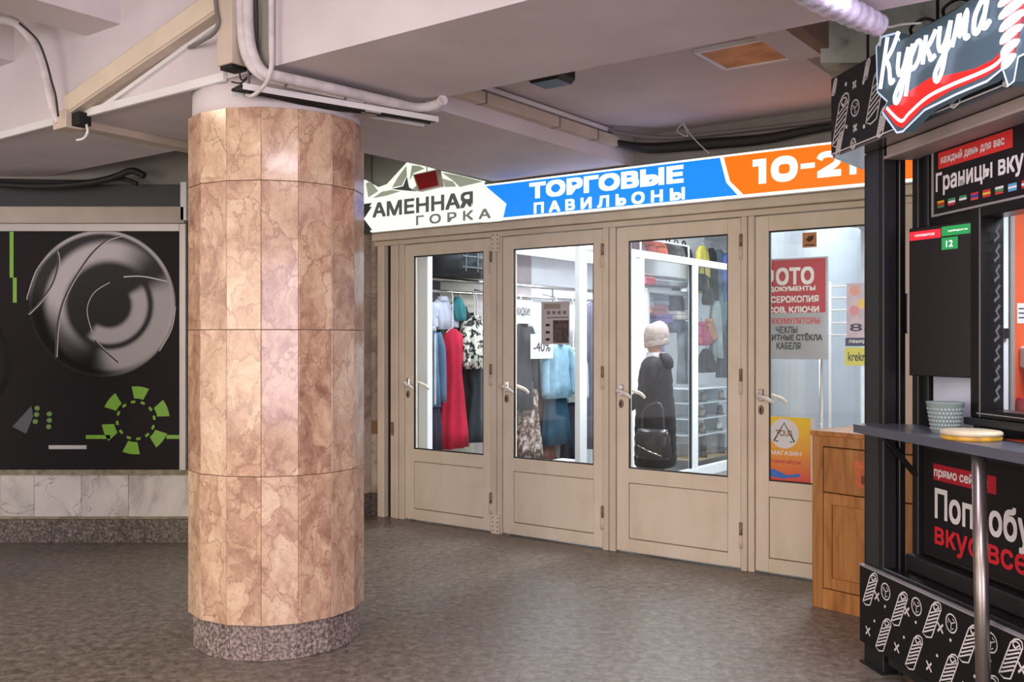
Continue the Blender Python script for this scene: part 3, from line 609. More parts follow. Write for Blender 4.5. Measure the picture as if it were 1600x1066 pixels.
def digit(ch, px0, px1, z0, z1):
    x0, x1 = on(FD, px0, 262, YT)[0], on(FD, px1, 262, YT)[0]; w_, h = x1-x0, z1-z0; g = MB()
    if ch == '1': g.prism([(x0, z1-h*.28), (x0, z1), (x1, z1), (x1, z0), (x1-w_*.55, z0), (x1-w_*.55, z1-h*.28)], YT, YT+.001)
    elif ch == '-': g.prism([(x0, z0+h*.42), (x1, z0+h*.42), (x1, z0+h*.62), (x0, z0+h*.62)], YT, YT+.001)
    elif ch == '0': g.ribbon([((x0+x1)/2+(w_/2-.024)*(abs(math.cos(a))**.8)*(1 if math.cos(a) > 0 else -1), (z0+z1)/2+(h/2-.02)*(abs(math.sin(a))**.8)*(1 if math.sin(a) > 0 else -1)) for a in [2*PI*q/40 for q in range(40)]], .044, YT, True)
    else: g.ribbon(cr([(x0+.012, z1-h*.30), (x0+w_*.2, z1-.022), (x0+w_*.55, z1-.017), (x1-.02, z1-h*.27), (x1-w_*.22, z0+h*.48), (x0+w_*.12, z0+.022)], 10), .034, YT); g.prism([(x0, z0), (x1, z0), (x1, z0+.036), (x0, z0+.036)], YT, YT+.001)
    g.build('digit', lit_t, sg)
for ch, a, c_ in [('1', 1176, 1197), ('0', 1204, 1247), ('-', 1251, 1273), ('2', 1277, 1314), ('1', 1319, 1338)]: digit(ch, a, c_, 2.213, 2.352)
def C7(*pts): return poly_on(FD, [(540+x/3.81, 230+y/3.81) for x, y in pts], YT)
MB().prism(C7((365, 175), (378, 240), (422, 264), (350, 258), (272, 250), (342, 232)), YT, YT+.001).build('crystal', M('dark_crystal', (96, 104, 98), .5, emit=.1), sg)
ck = M('stone_crystal', (178, 184, 164), .5, emit=.35, var=.02)
for pts in [((362, 110), (365, 170), (335, 228), (275, 242), (310, 180)), ((395, 108), (440, 112), (470, 128), (405, 155), (380, 200)), ((120, 215), (150, 205), (195, 262), (135, 300)), ((215, 265), (270, 255), (330, 262), (240, 290), (160, 305)), ((570, 150), (680, 170), (820, 205), (680, 238), (640, 200)), ((575, 185), (640, 205), (660, 235), (590, 238)), ((425, 225), (440, 262), (385, 262))]:
    MB().prism(C7(*pts), YT, YT+.001).build('crystal', ck, sg)
# red box hanging in front of the sign
rb = thing('red_alarm_box', 'tilted red box hanging in front of the white sign', 'alarm box', FD)
q = [on(FD, x, y, YS-.06) for x, y in ((645, 273), (683, 264.5), (688, 291), (654, 299))]
MB().prism(q, YS-.06, YS-.02).build('casing', M('pale_casing', (206, 186, 178), .5), rb)
cx = sum(p[0] for p in q)/4; cz = sum(p[1] for p in q)/4
MB().prism([(cx+(p[0]-cx)*.86, cz+(p[1]-cz)*.86) for p in q], YS-.064, YS-.06).build('red_face', M('red_plastic', (172, 38, 34), .35, var=.08), rb)
MB().tube([(cx-.02, YS-.04, cz+.06), (cx-.02, YS-.04, 2.62)], .003, 6).build('hanger_wire', cable_grey, rb)

# ================================================================== behind the doors
sw = thing('wall_right', 'pale inner walls of the shop behind the doors', 'wall', FS, kind='structure')
shop_wall = M('shop_wall', (222, 226, 230), .6, var=.04); mauve = M('mauve_panel', (176, 164, 168), .6, var=.06); sand = M('sand_panel', (182, 178, 162), .6, var=.06)
boxo('far_wall', shop_wall, sw, 6.0, 6.1, -6, 1.2, 0, 2.6); boxo('stall_wall', shop_wall, sw, .08, 6.0, .86, .94, 0, 2.6); boxo('side_wall', shop_wall, sw, .08, 6.0, -4.6, -4.5, 0, 2.6)
boxo('stall_wall', M('slate_panel', (70, 78, 84), .5, var=.2), sw, .3, 1.1, .60, .66, 0, 2.5); boxo('stall_wall', sand, sw, 1.1, 1.62, .62, .66, 0, 2.5); boxo('stall_wall', mauve, sw, 1.62, 2.5, .62, .66, 0, 2.5); boxo('stall_wall', shop_white, sw, 2.5, 6, .62, .66, 0, 2.5)
boxo('fascia', shop_white, sw, 1.0, 6, .30, .34, 2.13, 2.6)
sc_ = struct(MB().box(.1, 6.1, -4.6, 1.2, 2.6, 2.7).build('ceiling_inner', M('shop_ceiling', (214, 216, 216), .7), F=FS), 'white ceiling of the shop behind the doors', 'ceiling')
shop_lit = M('lamp_diffuser', (240, 246, 255), .5, emit=5, var=0)
def shop_lamp(x, y, label, power=52):
    t = thing('shop_lamp', label, 'ceiling lamp', FS, (x, y, 2.56), 'white ceiling lamps of the shop')
    boxo('housing', shop_white, t, -.62, .62, -.1, .1, .01, .04, .003); boxo('diffuser', shop_lit, t, -.6, .6, -.085, .085, 0, .01)
    l = bpy.data.lights.new('lamp_light', 'AREA'); l.shape = 'RECTANGLE'; l.size, l.size_y = 1.2, .17; l.energy = power; l.color = (.88, .94, 1)
    o = bpy.data.objects.new('lamp_light', l); COL.objects.link(o); o.parent = t; o.location = (0, 0, -.005)
for x, y, lb in [(1.3, -.15, 'white strip lamp over the clothes rail behind the left doors'), (3.2, -.2, 'white strip lamp deeper over the clothes stall'), (1.2, -1.6, 'white strip lamp over the aisle behind the third door'), (3.2, -1.7, 'white strip lamp over the shoe shelves'), (1.2, -3.0, 'white strip lamp over the grey round pillar'), (3.4, -3.2, 'white strip lamp in the far corner of the shop')]: shop_lamp(x, y, lb, 26 if x == 1.3 else 52)

# rail and garments along the stall
rl = thing('clothes_rail', 'long chrome clothes rail behind the left doors', 'clothes rail', FS)
MB().tube([(.35, .38, 1.746), (4.4, .38, 1.746)], .013, 8).build('lower_bar', chrome, rl); MB().tube([(.35, .5, 1.86), (4.4, .5, 1.86)], .02, 8).build('upper_bar', chrome, rl)
for x in (.5, 1.6, 2.7, 3.8):
    MB().tube([(x, .62, 1.80), (x, .38, 1.746)], .008, 6).build('bracket', chrome, rl); MB().tube([(x, .5, 0), (x, .5, 1.86)], .012, 6).build('upright', chrome, rl)
def cloth(name, rgb, var=.15, scale=9): return M('fabric_'+name, rgb, .85, var=var, scale=scale, bump=.25, spec=.2)
def garment(name, label, mat, x0, x1, ztop, zbot, y, kind='coat', cat='garment', hang=True, hem=None, trim=None):
    """clothes on a hanger, facing the aisle; shoulders, body with folds, sleeves, hook"""
    xc, hw = (x0+x1)/2, (x1-x0)/2; t = thing(name, label, cat, FS, (xc, y, 0), 'clothes behind the left doors'); h = ztop-zbot
    g = MB(); th = .055; sh = hw*(.78 if kind in ('coat', 'top') else .7); rs = [((0, 0, ztop), sh*.25, th*.5), ((0, 0, ztop-.025), sh*.6, th*.75), ((0, 0, ztop-.06), sh*.96, th*.9)]
    prof = {'coat': [(.15, .95), (.4, .82), (.7, .9), (1, 1.0)], 'top': [(.25, .95), (.6, .86), (1, .95)], 'dress': [(.14, .95), (.32, .72), (.6, 1.05), (.85, 1.3), (1, 1.38)], 'skirt': [(.3, 1.1), (.7, 1.25), (1, 1.3)], 'trousers': [(.3, 1.1), (1, 1.0)], 'scarf': [(.3, 1.2), (.7, .9), (1, .7)]}[kind]
    for q, s in prof: rs.append(((0, 0, ztop-.06-(h-.06)*q), sh*s, th*(1+.35*q)))
    g.loft(rs, 28, .28, 7, random.random()*6); g.build('body', mat, t)
    if kind in ('coat', 'top'):
        for s in (-1, 1):
            v = MB(); v.tube([(s*sh*.8, 0, ztop-.05), (s*sh*1.08, -.01, ztop-.16), (s*sh*1.16, -.02, ztop-.35*min(1, h/.5)), (s*sh*1.14, -.03, ztop-min(.62, h*.95))], [.045, .05, .045, .04], 10, cat=3); v.build('sleeve', mat, t)
        MB().loft([((0, -.01, ztop-.03), .06, .05), ((0, -.01, ztop+.015), .05, .04)], 14).build('collar', trim or mat, t)
    if trim and kind == 'coat': boxo('placket', trim, t, -.012, .012, -th*1.25, -th*1.05, zbot+.02, ztop-.05)
    if hang: MB().tube([(-sh*.7, 0, ztop-.03), (0, 0, ztop+.015), (0, 0, max(1.70, ztop+.03)), (0, .02, 1.765), (0, .045, 1.75)] if ztop < 1.69 else [(-sh*.7, 0, ztop-.03), (0, 0, ztop+.015), (0, .02, ztop+.05)], .005, 6).build('hanger', white_pl, t)
    return t
def G(name, label, mat, px0, px1, pyt, pyb, y, kind, **k):
    x0, zt_ = on(FS, px0, pyt, y); x1, _ = on(FS, px1, pyt, y); xm = (px0+px1)/2
    zt_ = on(FS, xm, pyt, y)[1]; zb_ = on(FS, xm, pyb, y)[1]; return garment(name, label, mat, x0, x1, zt_, zb_, y, kind, **k)
G('blue_coat', 'long steel blue coat hanging behind the leftmost door', cloth('steel_blue', (84, 112, 140)), 652, 688, 512, 636, .30, 'coat', trim=cloth('pale_piping', (176, 180, 188)))
G('navy_trousers', 'dark navy trousers below the steel blue coat', cloth('navy', (50, 48, 66)), 660, 690, 628, 706, .34, 'trousers', hang=False)
G('white_blouse', 'crumpled white blouse above the red dress', cloth('white', (206, 212, 232), .1), 671, 708, 466, 515, .40, 'top')
G('teal_scarf', 'short teal scarf tied to the rail', cloth('teal', (64, 140, 146)), 703, 726, 464, 502, .36, 'scarf', hang=False)
G('red_dress', 'long crimson dress behind the leftmost door', cloth('crimson', (176, 26, 56)), 686, 728, 514, 700, .30, 'dress')
G('floral_blouse', 'black blouse with white flowers on a white hanger', ramp_mat('floral_fabric', [(.47, (28, 30, 32)), (.5, (196, 196, 186)), (.7, (214, 212, 200))], 22, .85, 2, rnd=False), 722, 760, 496, 576, .30, 'top')
G('slate_dress', 'dark slate dress hanging under the floral blouse', cloth('slate', (46, 54, 62)), 726, 764, 560, 690, .36, 'dress')
G('dark_jacket', 'dark jacket on the rail between blouse and dress', cloth('charcoal', (44, 42, 48)), 700, 740, 482, 640, .46, 'coat')
G('grey_coat', 'dark grey coat behind the left edge of the second door', cloth('dark_grey', (70, 72, 76)), 798, 832, 504, 640, .34, 'coat')
G('brown_jacket', 'brown jacket below the grey coat behind the second door', cloth('brown', (92, 74, 68)), 820, 856, 540, 616, .40, 'coat')
G('patterned_dress', 'brown and white patterned dress behind the second door', ramp_mat('patterned_fabric', [(.4, (70, 52, 48)), (.5, (124, 100, 90)), (.6, (190, 180, 172))], 16, .85, 4, rnd=False), 806, 846, 592, 716, .34, 'dress', hang=False)
G('rust_dress', 'rust brown dress hanging beside the patterned dress', cloth('rust', (110, 70, 58)), 832, 866, 612, 722, .40, 'dress', hang=False)
G('denim_jacket', 'light blue denim jacket behind the second door', cloth('denim', (136, 172, 192)), 846, 894, 535, 622, .28, 'coat')
G('teal_skirt', 'dark teal skirt below the light denim jacket', cloth('dark_teal', (34, 66, 84)), 846, 890, 610, 694, .32, 'skirt', hang=False)
G('white_jacket', 'white jacket hanging next to the light denim jacket', cloth('off_white', (196, 206, 204), .08), 880, 912, 545, 628, .34, 'coat')
G('black_skirt', 'black long skirt below the white jacket', cloth('black_c', (44, 48, 58)), 878, 914, 618, 720, .36, 'skirt', hang=False)
G('violet_coat', 'violet grey coat right of the white mullion', cloth('violet_grey', (88, 84, 104)), 910, 940, 470, 700, .34, 'coat')
# price papers on the rail
for tx, label, a, b_ in [('СКИДКИ!!', 'white paper reading discounts hung on the clothes rail', (800, 468), (832, 506)), ('-40%', 'white paper with a minus forty sign below the notice', (829, 522), (864, 560))]:
    t, W_, H_ = sheet('price_paper', label, FS, a, b_, .20, paper); text('lettering', tx, ink_k, t, W_*.12, W_*.88, H_*.28, H_*.68, -.0016)
# plaid bag on the top shelf, shelf
bgx0, bgz = on(FS, 668, 442, .45); bgx1, _ = on(FS, 758, 442, .45)
bt = thing('plaid_bag', 'large dark plaid bag lying above the clothes rail', 'bag', FS, ((bgx0+bgx1)/2, .35, 1.885))
pl = M('plaid_fabric', (52, 58, 64), .8, var=.2, scale=4)
hwb = (bgx1-bgx0)/2; MB().loft([((0, 0, 0), hwb*.96, .2), ((0, 0, .06), hwb, .24), ((0, 0, .26), hwb*.98, .22), ((0, 0, .34), hwb*.8, .12)], 24).build('body', pl, bt)
pm = MB()
for k in range(5): q = -hwb*.8+k*hwb*.4; pm.box(q, q+.012, -.25, -.235, .02, .3)
for k in range(3): pm.box(-hwb*.9, hwb*.9, -.25, -.236, .05+.09*k, .06+.09*k)
pm.build('plaid_lines', M('pale_thread', (84, 90, 96), .9), bt)
# white mullion behind leftmost door and small white box on the floor
im = thing('inner_post', 'white inner door post behind the leftmost door', 'post', FD)
x0, _ = on(FD, 649, 600, .25); x1, _ = on(FD, 668, 600, .25)
boxo('post', shop_white, im, x0, x1, .25, .31, 0, 2.3, .004); boxo('post_groove', M('groove_grey', (120, 126, 134), .5), im, x0+.03, x0+.034, .248, .25, 0, 1.0)
bx = thing('shoe_box', 'white box with a tan label on the stall floor', 'box', FS, (on(FS, 880, 712, .1)[0], .1, 0))
boxo('body', white_pl, bx, -.10, .10, -.08, .08, 0, .17, .004); boxo('lid', shop_white, bx, -.105, .105, -.085, .085, .17, .21, .004); boxo('label', M('tan_label', (206, 190, 130), .6), bx, -.06, .08, -.087, -.085, .08, .16)

# glass partition with white frame (third door)
YP = -.78
pt = thing('glass_partition', 'white framed glass partition beside the person in the hat', 'partition', FS)
xp0 = on(FS, 905, 500, YP)[0]; zr = 2.09
def pxx(px): return on(FS, px, 500, YP)[0]
for a, b_ in [(903, 914), (986, 991), (998, 1004), (1080, 1088), (1180, 1190)]: boxo('post', shop_white, pt, pxx(a), pxx(b_), YP-.02, YP+.03, 0, zr, .003)
boxo('rail', shop_white, pt, xp0, pxx(1190), YP-.022, YP+.03, zr-.03, zr+.035, .003); boxo('rail', shop_white, pt, xp0, pxx(1190), YP-.022, YP+.03, 0, .10, .003)
boxo('pane', show_glass, pt, pxx(1004), pxx(1080), YP, YP+.006, .10, zr-.03); boxo('pane', show_glass, pt, pxx(1088), pxx(1180), YP, YP+.006, .10, zr-.03); boxo('pane', show_glass, pt, pxx(914), pxx(986), YP, YP+.006, .10, zr-.03)
for a, b_ in [(1004, 1006), (1078, 1080)]: boxo('gasket', gasket, pt, pxx(a), pxx(b_), YP-.006, YP+.008, .10, zr-.03)
# bags above the partition
for k, (px0, px1, pyt, pyb, rgb, lb) in enumerate([(990, 999, 378, 398, (104, 92, 100), 'grey bag at the left end above the glass partition'), (1003, 1018, 376, 400, (150, 82, 78), 'dusty red bag above the glass partition'), (1016, 1038, 380, 402, (176, 92, 72), 'brick red bag above the glass partition'), (1037, 1050, 382, 404, (56, 54, 58), 'small black bag above the glass partition'), (1049, 1064, 385, 405, (92, 92, 90), 'grey patterned bag above the glass partition'), (1063, 1074, 386, 407, (40, 42, 48), 'black box bag at the right end above the partition')]):
    x0 = on(FS, px0, pyb, YP+.15)[0]; x1 = on(FS, px1, pyb, YP+.15)[0]; h = on(FS, px1, pyt, YP+.15)[1]-zr; t = thing('shelf_bag', lb, 'bag', FS, ((x0+x1)/2, YP+.15, zr+.035), 'bags above the glass partition'); hw = (x1-x0)/2
    MB().loft([((0, 0, 0), hw*.9, .07), ((0, 0, h*.15), hw*.98, .09), ((0, 0, h*.6), hw*.9, .07), ((0, 0, h*.8), hw*.7, .03)], 16).build('body', cloth('bag%d' % k, rgb), t)
    MB().tube([(-hw*.4, 0, h*.7), (-hw*.3, 0, h*1.05), (hw*.3, 0, h*1.05), (hw*.4, 0, h*.7)], .008, 6, cat=4).build('strap', cloth('bag%d' % k, rgb), t)
gr_ = thing('guard_rail', 'white wire guard rail in front of the shelf bags', 'rail', FS)
gz = on(FS, 1074, 388, YP)[1]
for z in (gz,): MB().tube([(pxx(1001), YP, z+.02), (pxx(1076), YP, z+.02)], .008, 6).build('bar', shop_white, gr_)
for px in (1001, 1076): MB().tube([(pxx(px), YP, zr), (pxx(px), YP, gz+.02)], .008, 6).build('bar', shop_white, gr_)
# goods seen through the middle pane
st = thing('display_cabinet', 'white display cabinet inside the stall behind glass', 'display cabinet', FS)
YB = -.25; q = lambda px, py=500: on(FS, px, py, YB)
x0, x1 = q(1008)[0], q(1078)[0]
boxo('top_board', shop_white, st, x0-.3, x1+.3, YB-.03, YB, on(FS, 1040, 432, YB)[1], 2.5); boxo('frame_post', shop_white, st, x0, x0+.04, YB-.03, YB+.3, 0, on(FS, 1010, 452, YB)[1]); boxo('frame_rail', shop_white, st, x0, x1, YB-.03, YB+.3, on(FS, 1040, 455, YB)[1]-.03, on(FS, 1040, 455, YB)[1]+.01)
for k, (a, b_, c_, d_, rgb) in enumerate([(1008, 1024, 433, 446, (196, 84, 100)), (1024, 1045, 436, 448, (130, 132, 142)), (1045, 1074, 438, 450, (160, 164, 172))]):
    r = rect_on(FS, (a, c_), (b_, d_), YB); boxo('folded_goods', cloth('fold%d' % k, rgb), st, r[0], r[1], YB-.01, YB+.2, r[2], r[3], .01)
for k, (a, b_, c_, d_, rgb, lb) in enumerate([(1011, 1024, 458, 482, (150, 152, 162), 'grey folded sweater in the display cabinet'), (1011, 1022, 474, 490, (214, 120, 92), 'orange folded sweater in the display cabinet'), (1022, 1048, 460, 478, (128, 130, 148), 'slate folded sweater in the display cabinet'), (1022, 1046, 476, 494, (140, 92, 104), 'plum folded sweater in the display cabinet'), (1028, 1054, 490, 506, (112, 92, 150), 'violet folded sweater in the display cabinet'), (1060, 1079, 486, 500, (226, 214, 214), 'white price box in the display cabinet')]):
    r = rect_on(FS, (a, c_), (b_, d_), YB); t = thing('folded_sweater' if k < 5 else 'price_box', lb, 'clothing' if k < 5 else 'box', FS, ((r[0]+r[1])/2, YB+.1, r[2])); hw = (r[1]-r[0])/2; h = (r[3]-r[2])
    MB().box(-hw, hw, -.09, .09, 0, h*.5, .012).build('fold', cloth('sw%d' % k, rgb), t); MB().box(-hw*.96, hw*.96, -.09, .09, h*.5, h, .012).build('fold', cloth('sw%d' % k, rgb), t)
for k, (a, b_, c_, d_, rgb, lb) in enumerate([(1012, 1030, 508, 560, (120, 110, 140), 'lilac blouse on the back rail behind the person in the hat'), (1048, 1062, 452, 520, (96, 104, 124), 'blue grey coat hung inside the display cabinet'), (1062, 1076, 505, 600, (150, 156, 160), 'pale grey coat low in the display cabinet'), (1066, 1079, 448, 484, (206, 208, 214), 'white blouse at the right of the display cabinet')]):
    t = G('hung_blouse', lb, cloth('blouse%d' % k, rgb), a, b_, c_, d_, -.12, 'coat', hang=False); t['group'] = 'clothes inside the display cabinet'
    zt_ = on(FS, (a+b_)/2, c_, -.12)[1]; MB().tube([(0, 0, zt_-.01), (0, 0, zt_+.08)], .004, 5).build('hook', chrome, t)
# hanging accessories in the right pane
YH = -.45
for k, (a, b_, c_, d_, rgb, lb, kind) in enumerate([(1088, 1106, 384, 458, (198, 186, 96), 'yellow scarf hanging at the top of the right pane', 'scarf'), (1104, 1118, 388, 470, (62, 62, 66), 'charcoal scarf beside the yellow scarf', 'scarf'), (1116, 1130, 390, 520, (110, 136, 140), 'grey green scarf near the right pane edge', 'scarf'), (1126, 1142, 396, 470, (120, 140, 226), 'bright blue shape standing in for a glow at the right pane edge', 'scarf'), (1088, 1104, 505, 540, (172, 84, 104), 'rose pouch hanging low in the right pane', 'top'), (1102, 1112, 500, 532, (196, 140, 104), 'tan pouch hanging low in the right pane', 'top'), (1090, 1116, 545, 582, (54, 48, 50), 'dark brown bag hanging above the shoe shelves', 'skirt'), (1122, 1140, 500, 590, (80, 84, 92), 'grey trousers hanging above the shoe shelves', 'trousers'), (1112, 1124, 470, 560, (168, 178, 178), 'pale grey scarf in the middle of the right pane', 'scarf')]):  # the bright blue piece paints in a blue glow as hanging cloth
    t = G('hung_accessory', lb, cloth('acc%d' % k, rgb), a, b_, c_, d_, YH+.03*(k % 3), kind, cat='accessory', hang=False); t['group'] = 'accessories hanging behind the third door'
    zt_ = on(FS, (a+b_)/2, c_, YH)[1]; MB().tube([(0, 0, zt_-.01), (0, 0, zt_+.06)], .004, 5).build('hook', chrome, t)
for k, (px, py, lb) in enumerate([(1097, 440, 'upper black handbag in the right pane'), (1106, 462, 'lower black handbag in the right pane')]):
    x, z = on(FS, px, py, YH-.08); t = thing('handbag', lb, 'handbag', FS, (x, YH-.08, z-.10), 'black handbags behind the third door')
    MB().loft([((0, 0, 0), .10, .04), ((0, 0, .03), .115, .05), ((0, 0, .15), .10, .035), ((0, 0, .18), .09, .02)], 16).build('body', M('black_leather', (36, 34, 38), .4, bump=.2, scale=30), t); MB().tube([(-.07, 0, .16), (-.04, 0, .28), (.04, 0, .28), (.07, 0, .16)], .007, 6, cat=4).build('strap', MATS['black_leather'], t)
# shoe shelves
ss = thing('shoe_rack', 'glass shoe shelves on a wooden base behind the third door', 'shoe rack', FS)
YQ = -.55; xs0, xs1 = on(FS, 1086, 650, YQ)[0], on(FS, 1150, 650, YQ)[0]
zs = [on(FS, 1112, py, YQ)[1] for py in (606, 628, 652, 677)]
for k, z in enumerate(zs): boxo('shelf', shop_white if k == 0 else M('glass_shelf', (206, 218, 222), .15), ss, xs0, xs1, YQ, YQ+.35, z-.012, z, .002)
boxo('back_panel', M('lit_back_panel', (226, 230, 232), .6), ss, xs0, xs1, YQ+.35, YQ+.37, .12, zs[0])
z = on(FS, 1112, 715, YQ)[1]; boxo('base', M('light_wood', (206, 176, 138), .5, var=.1), ss, xs0, xs1, YQ-.02, YQ+.36, .10, z, .003)
for px in (1112, 1137): boxo('divider', shop_white, ss, on(FS, px, 650, YQ)[0]-.008, on(FS, px, 650, YQ)[0]+.008, YQ+.1, YQ+.35, z, zs[0])
def shoe(x, y, z, rgb, label, boot=False, rz=0):
    t = thing('shoe', label, 'shoe', FS, (x, y, z), 'shoes on the shelves', rz=rz); m = M('shoe_%d_%d_%d' % rgb, rgb, .4)
    g = MB(); rs = []
    for q, hw, h in [(-.13, .02, .05), (-.11, .034, .075), (-.05, .036, .085), (.0, .034, .075), (.05, .042, .055), (.1, .04, .045), (.135, .018, .03)]: rs.append([(q, hw*math.cos(a), .018+h*.5+h*.5*math.sin(a)) for a in [2*PI*j/12 for j in range(12)]])
    g.rings(rs)
    g.build('upper', m, t); MB().prism([(-.135, .0), (-.135, .02), (.14, .02), (.14, .004), (.04, 0)], -.04, .04).build('sole', M('shoe_sole', (60, 54, 50), .6), t)
    if boot: MB().loft([((-.075, 0, .07), .055, .036), ((-.08, 0, .14), .05, .04), ((-.08, 0, .21), .052, .042)], 14).build('shaft', m, t)
    else: MB().loft([((-.07, 0, .085), .05, .028), ((-.075, 0, .105), .048, .03)], 14).build('collar', m, t)
for px, zi, rgb, lb, bo in [(1098, z, (74, 74, 78), 'grey ankle boot on the wooden base of the shoe rack', 1), (1126, z, (96, 98, 102), 'light grey boot beside the divider on the wooden base', 1), (1096, zs[3], (120, 100, 84), 'brown shoe at the left of the lowest glass shelf', 0), (1122, zs[3], (206, 206, 208), 'white shoe at the right of the lowest glass shelf', 0), (1096, zs[2], (150, 130, 112), 'tan shoe at the left of the middle glass shelf', 0), (1124, zs[2], (74, 66, 62), 'dark shoe at the right of the middle glass shelf', 0), (1098, zs[1], (120, 112, 98), 'olive shoe at the left of the upper glass shelf', 0), (1126, zs[1], (160, 150, 140), 'beige shoe at the right of the upper glass shelf', 0)]:
    shoe(on(FS, px, 650, YQ+.12)[0], YQ+.12, zi, rgb, lb, bo, .5)

# right door: round pillar, photo board, wire rack
pc = at(1262, 533, 7.4)
pil = thing('grey_pillar', 'grey sheet metal clad round pillar behind the right door', 'pillar', FW, (pc.x, pc.y, 0), kind='structure')
pm_ = M('grey_sheet_metal', (150, 158, 166), .38, .3, var=.04)
for k in range(6):
    a0 = 2*PI*k/6+.3; n = 8; rs = [[(math.cos(a0+2*PI/6*j/n)*r, math.sin(a0+2*PI/6*j/n)*r) for j in range(n+1)] for r in (.385, .375)]
    poly = rs[0]+rs[1][::-1]; bb = MB(); bb.prismz(poly, 0, 2.17); bb.build('cladding_sheet', pm_, pil)
MB().lathe([(.37, 2.17), (.37, 2.6)], 32).build('pillar_top', M('pillar_top_paint', (206, 204, 198), .6), pil)
r = rect_on(FD, (1196, 405), (1293, 562), .62)
fb = thing('photo_board', 'red and white photo services board behind the right door', 'sign board', FD, (0, .62, 0))
boxo('board', M('grey_board', (168, 172, 180), .5), fb, r[0]-.12, r[1], 0, .02, r[2], r[3], .002); zr_ = r[3]-(r[3]-r[2])*.545
boxo('red_field', M('red_print', (182, 20, 36), .5, var=.03, spec=.2), fb, r[0]-.12, r[1]-.012, -.001, 0, zr_, r[3]-.012); wl_m = M('board_white_ink', (236, 236, 232), .6)
MB().tube([(r[0], .03, 0), (r[0], .03, r[2]+.1)], .012, 6).build('stand_pole', chrome, fb); MB().tube([(r[1]-.05, .03, 0), (r[1]-.05, .03, r[2]+.1)], .012, 6).build('stand_pole', chrome, fb)
for s, m_, (lb, rt), off in [('ФОТО', wl_m, ((1190, 448), (1272, 415)), .014), ('НА ДОКУМЕНТЫ', wl_m, ((1183, 458), (1274, 446)), .012), ('КСЕРОКОПИЯ', wl_m, ((1197, 474), (1279, 461)), .012), ('ЧАСОВ, КЛЮЧИ', wl_m, ((1184, 491), (1280, 478)), .012), ('И АККУМУЛЯТОРЫ', M('red_ink', (206, 70, 64), .6), ((1190, 507), (1281, 496)), .012), ('ЧЕХЛЫ', ink_k, ((1212, 521), (1246, 510)), .012), ('ЗАЩИТНЫЕ СТЁКЛА', ink_k, ((1184, 534), (1285, 520)), .012), ('КАБЕЛЯ', ink_k, ((1213, 546), (1251, 535)), .03)]:
    a, b_ = on(FD, *lb, y=.618), on(FD, *rt, y=.618); text('lettering', s, m_, fb, a[0], b_[0], a[1], b_[1], -.0018, bold=.09)
wr_ = thing('wire_rack', 'white wire rack with leaflets beside the grey pillar', 'rack', FD, (0, .55, 0))
xa, xb = on(FD, 1297, 500, .55)[0], on(FD, 1375, 500, .55)[0]
for py in (448, 466, 485, 505, 524): zz = on(FD, 1310, py, .55)[1]; MB().tube([(xa, 0, zz), (xb, 0, zz)], .006, 6).build('wire', shop_white, wr_)
for xx in (xa, xb): MB().tube([(xx, 0, 0), (xx, 0, on(FD, 1310, 440, .55)[1])], .008, 6).build('upright', shop_white, wr_)
boxo('foot', shop_white, wr_, xa-.02, xb+.02, -.1, .1, 0, .02)
for (lt, rb_, rgb, lb, tx, ti) in [((1323, 443), (1372, 528), (214, 196, 214), 'pale flowery leaflet clipped to the wire rack', '83', (24, 40, 80)), ((1321, 528), (1372, 541), (28, 44, 84), 'navy strip sign under the flowery leaflet', 'ланирую', (230, 232, 236)), ((1320, 543), (1372, 572), (222, 218, 84), 'yellow card at the foot of the leaflets', 'krekrest', (60, 60, 40))]:
    t, W_, H_ = sheet('leaflet', lb, FD, lt, rb_, .535, M('leaflet_%d' % rgb[0], rgb, .6, var=.12 if rgb[0] == 214 else .03, scale=12), 'leaflet'); text('lettering', tx, M('leaf_ink_%d' % rgb[0], ti, .6), t, W_*.1, W_*.9, H_*.12 if tx == '83' else H_*.25, H_*.26 if tx == '83' else H_*.75, -.0016, off=.02)
    if tx == '83':
        for k, c_ in enumerate([(226, 150, 160), (236, 206, 110), (196, 120, 150), (240, 170, 150)]):
            ex, ez = W_*(.25+.25*(k % 3)), H_*(.5+.12*k); MB().prism([(ex+.03*math.cos(t_*PI/6), ez+.03*math.sin(t_*PI/6)) for t_ in range(12)], -.0018, -.001).build('flower_print', M('flower_%d' % k, c_, .6), t)

# wooden cabinet in front of the right door
wood = ramp_mat('honey_oak', [(.3, (146, 92, 44)), (.5, (182, 122, 64)), (.7, (200, 142, 80))], 3, .45, 8, 1.2, stretch=(6, 6, .6))
cb = thing('wooden_cabinet', 'honey coloured wooden cabinet with a drawer in front of the right door', 'cabinet', FC)
CW, CD, CH = .60, .36, .882
boxo('side_panel', wood, cb, 0, .02, .0, CD, 0, CH-.025, .002); boxo('side_panel', wood, cb, CW-.02, CW, .0, CD, 0, CH-.025, .002); boxo('back_panel', wood, cb, .02, CW-.02, CD-.015, CD, .02, CH-.025)
boxo('top_board', wood, cb, -.012, CW+.012, -.02, CD, CH-.025, CH, .003)
boxo('stile', wood, cb, 0, .06, -.018, 0, .0, CH-.025, .002); boxo('stile', wood, cb, CW-.06, CW, -.018, 0, .0, CH-.025, .002)
boxo('rail', wood, cb, .06, CW-.06, -.018, 0, CH-.075, CH-.025, .002); boxo('base_rail', wood, cb, .06, CW-.06, -.018, 0, 0, .10, .002); boxo('shadow_gap', black, cb, .06, CW-.06, .002, .012, .10, CH-.075)
dr = boxo('drawer', wood, cb, .065, CW-.065, -.02, 0, CH-.30, CH-.08, .003)
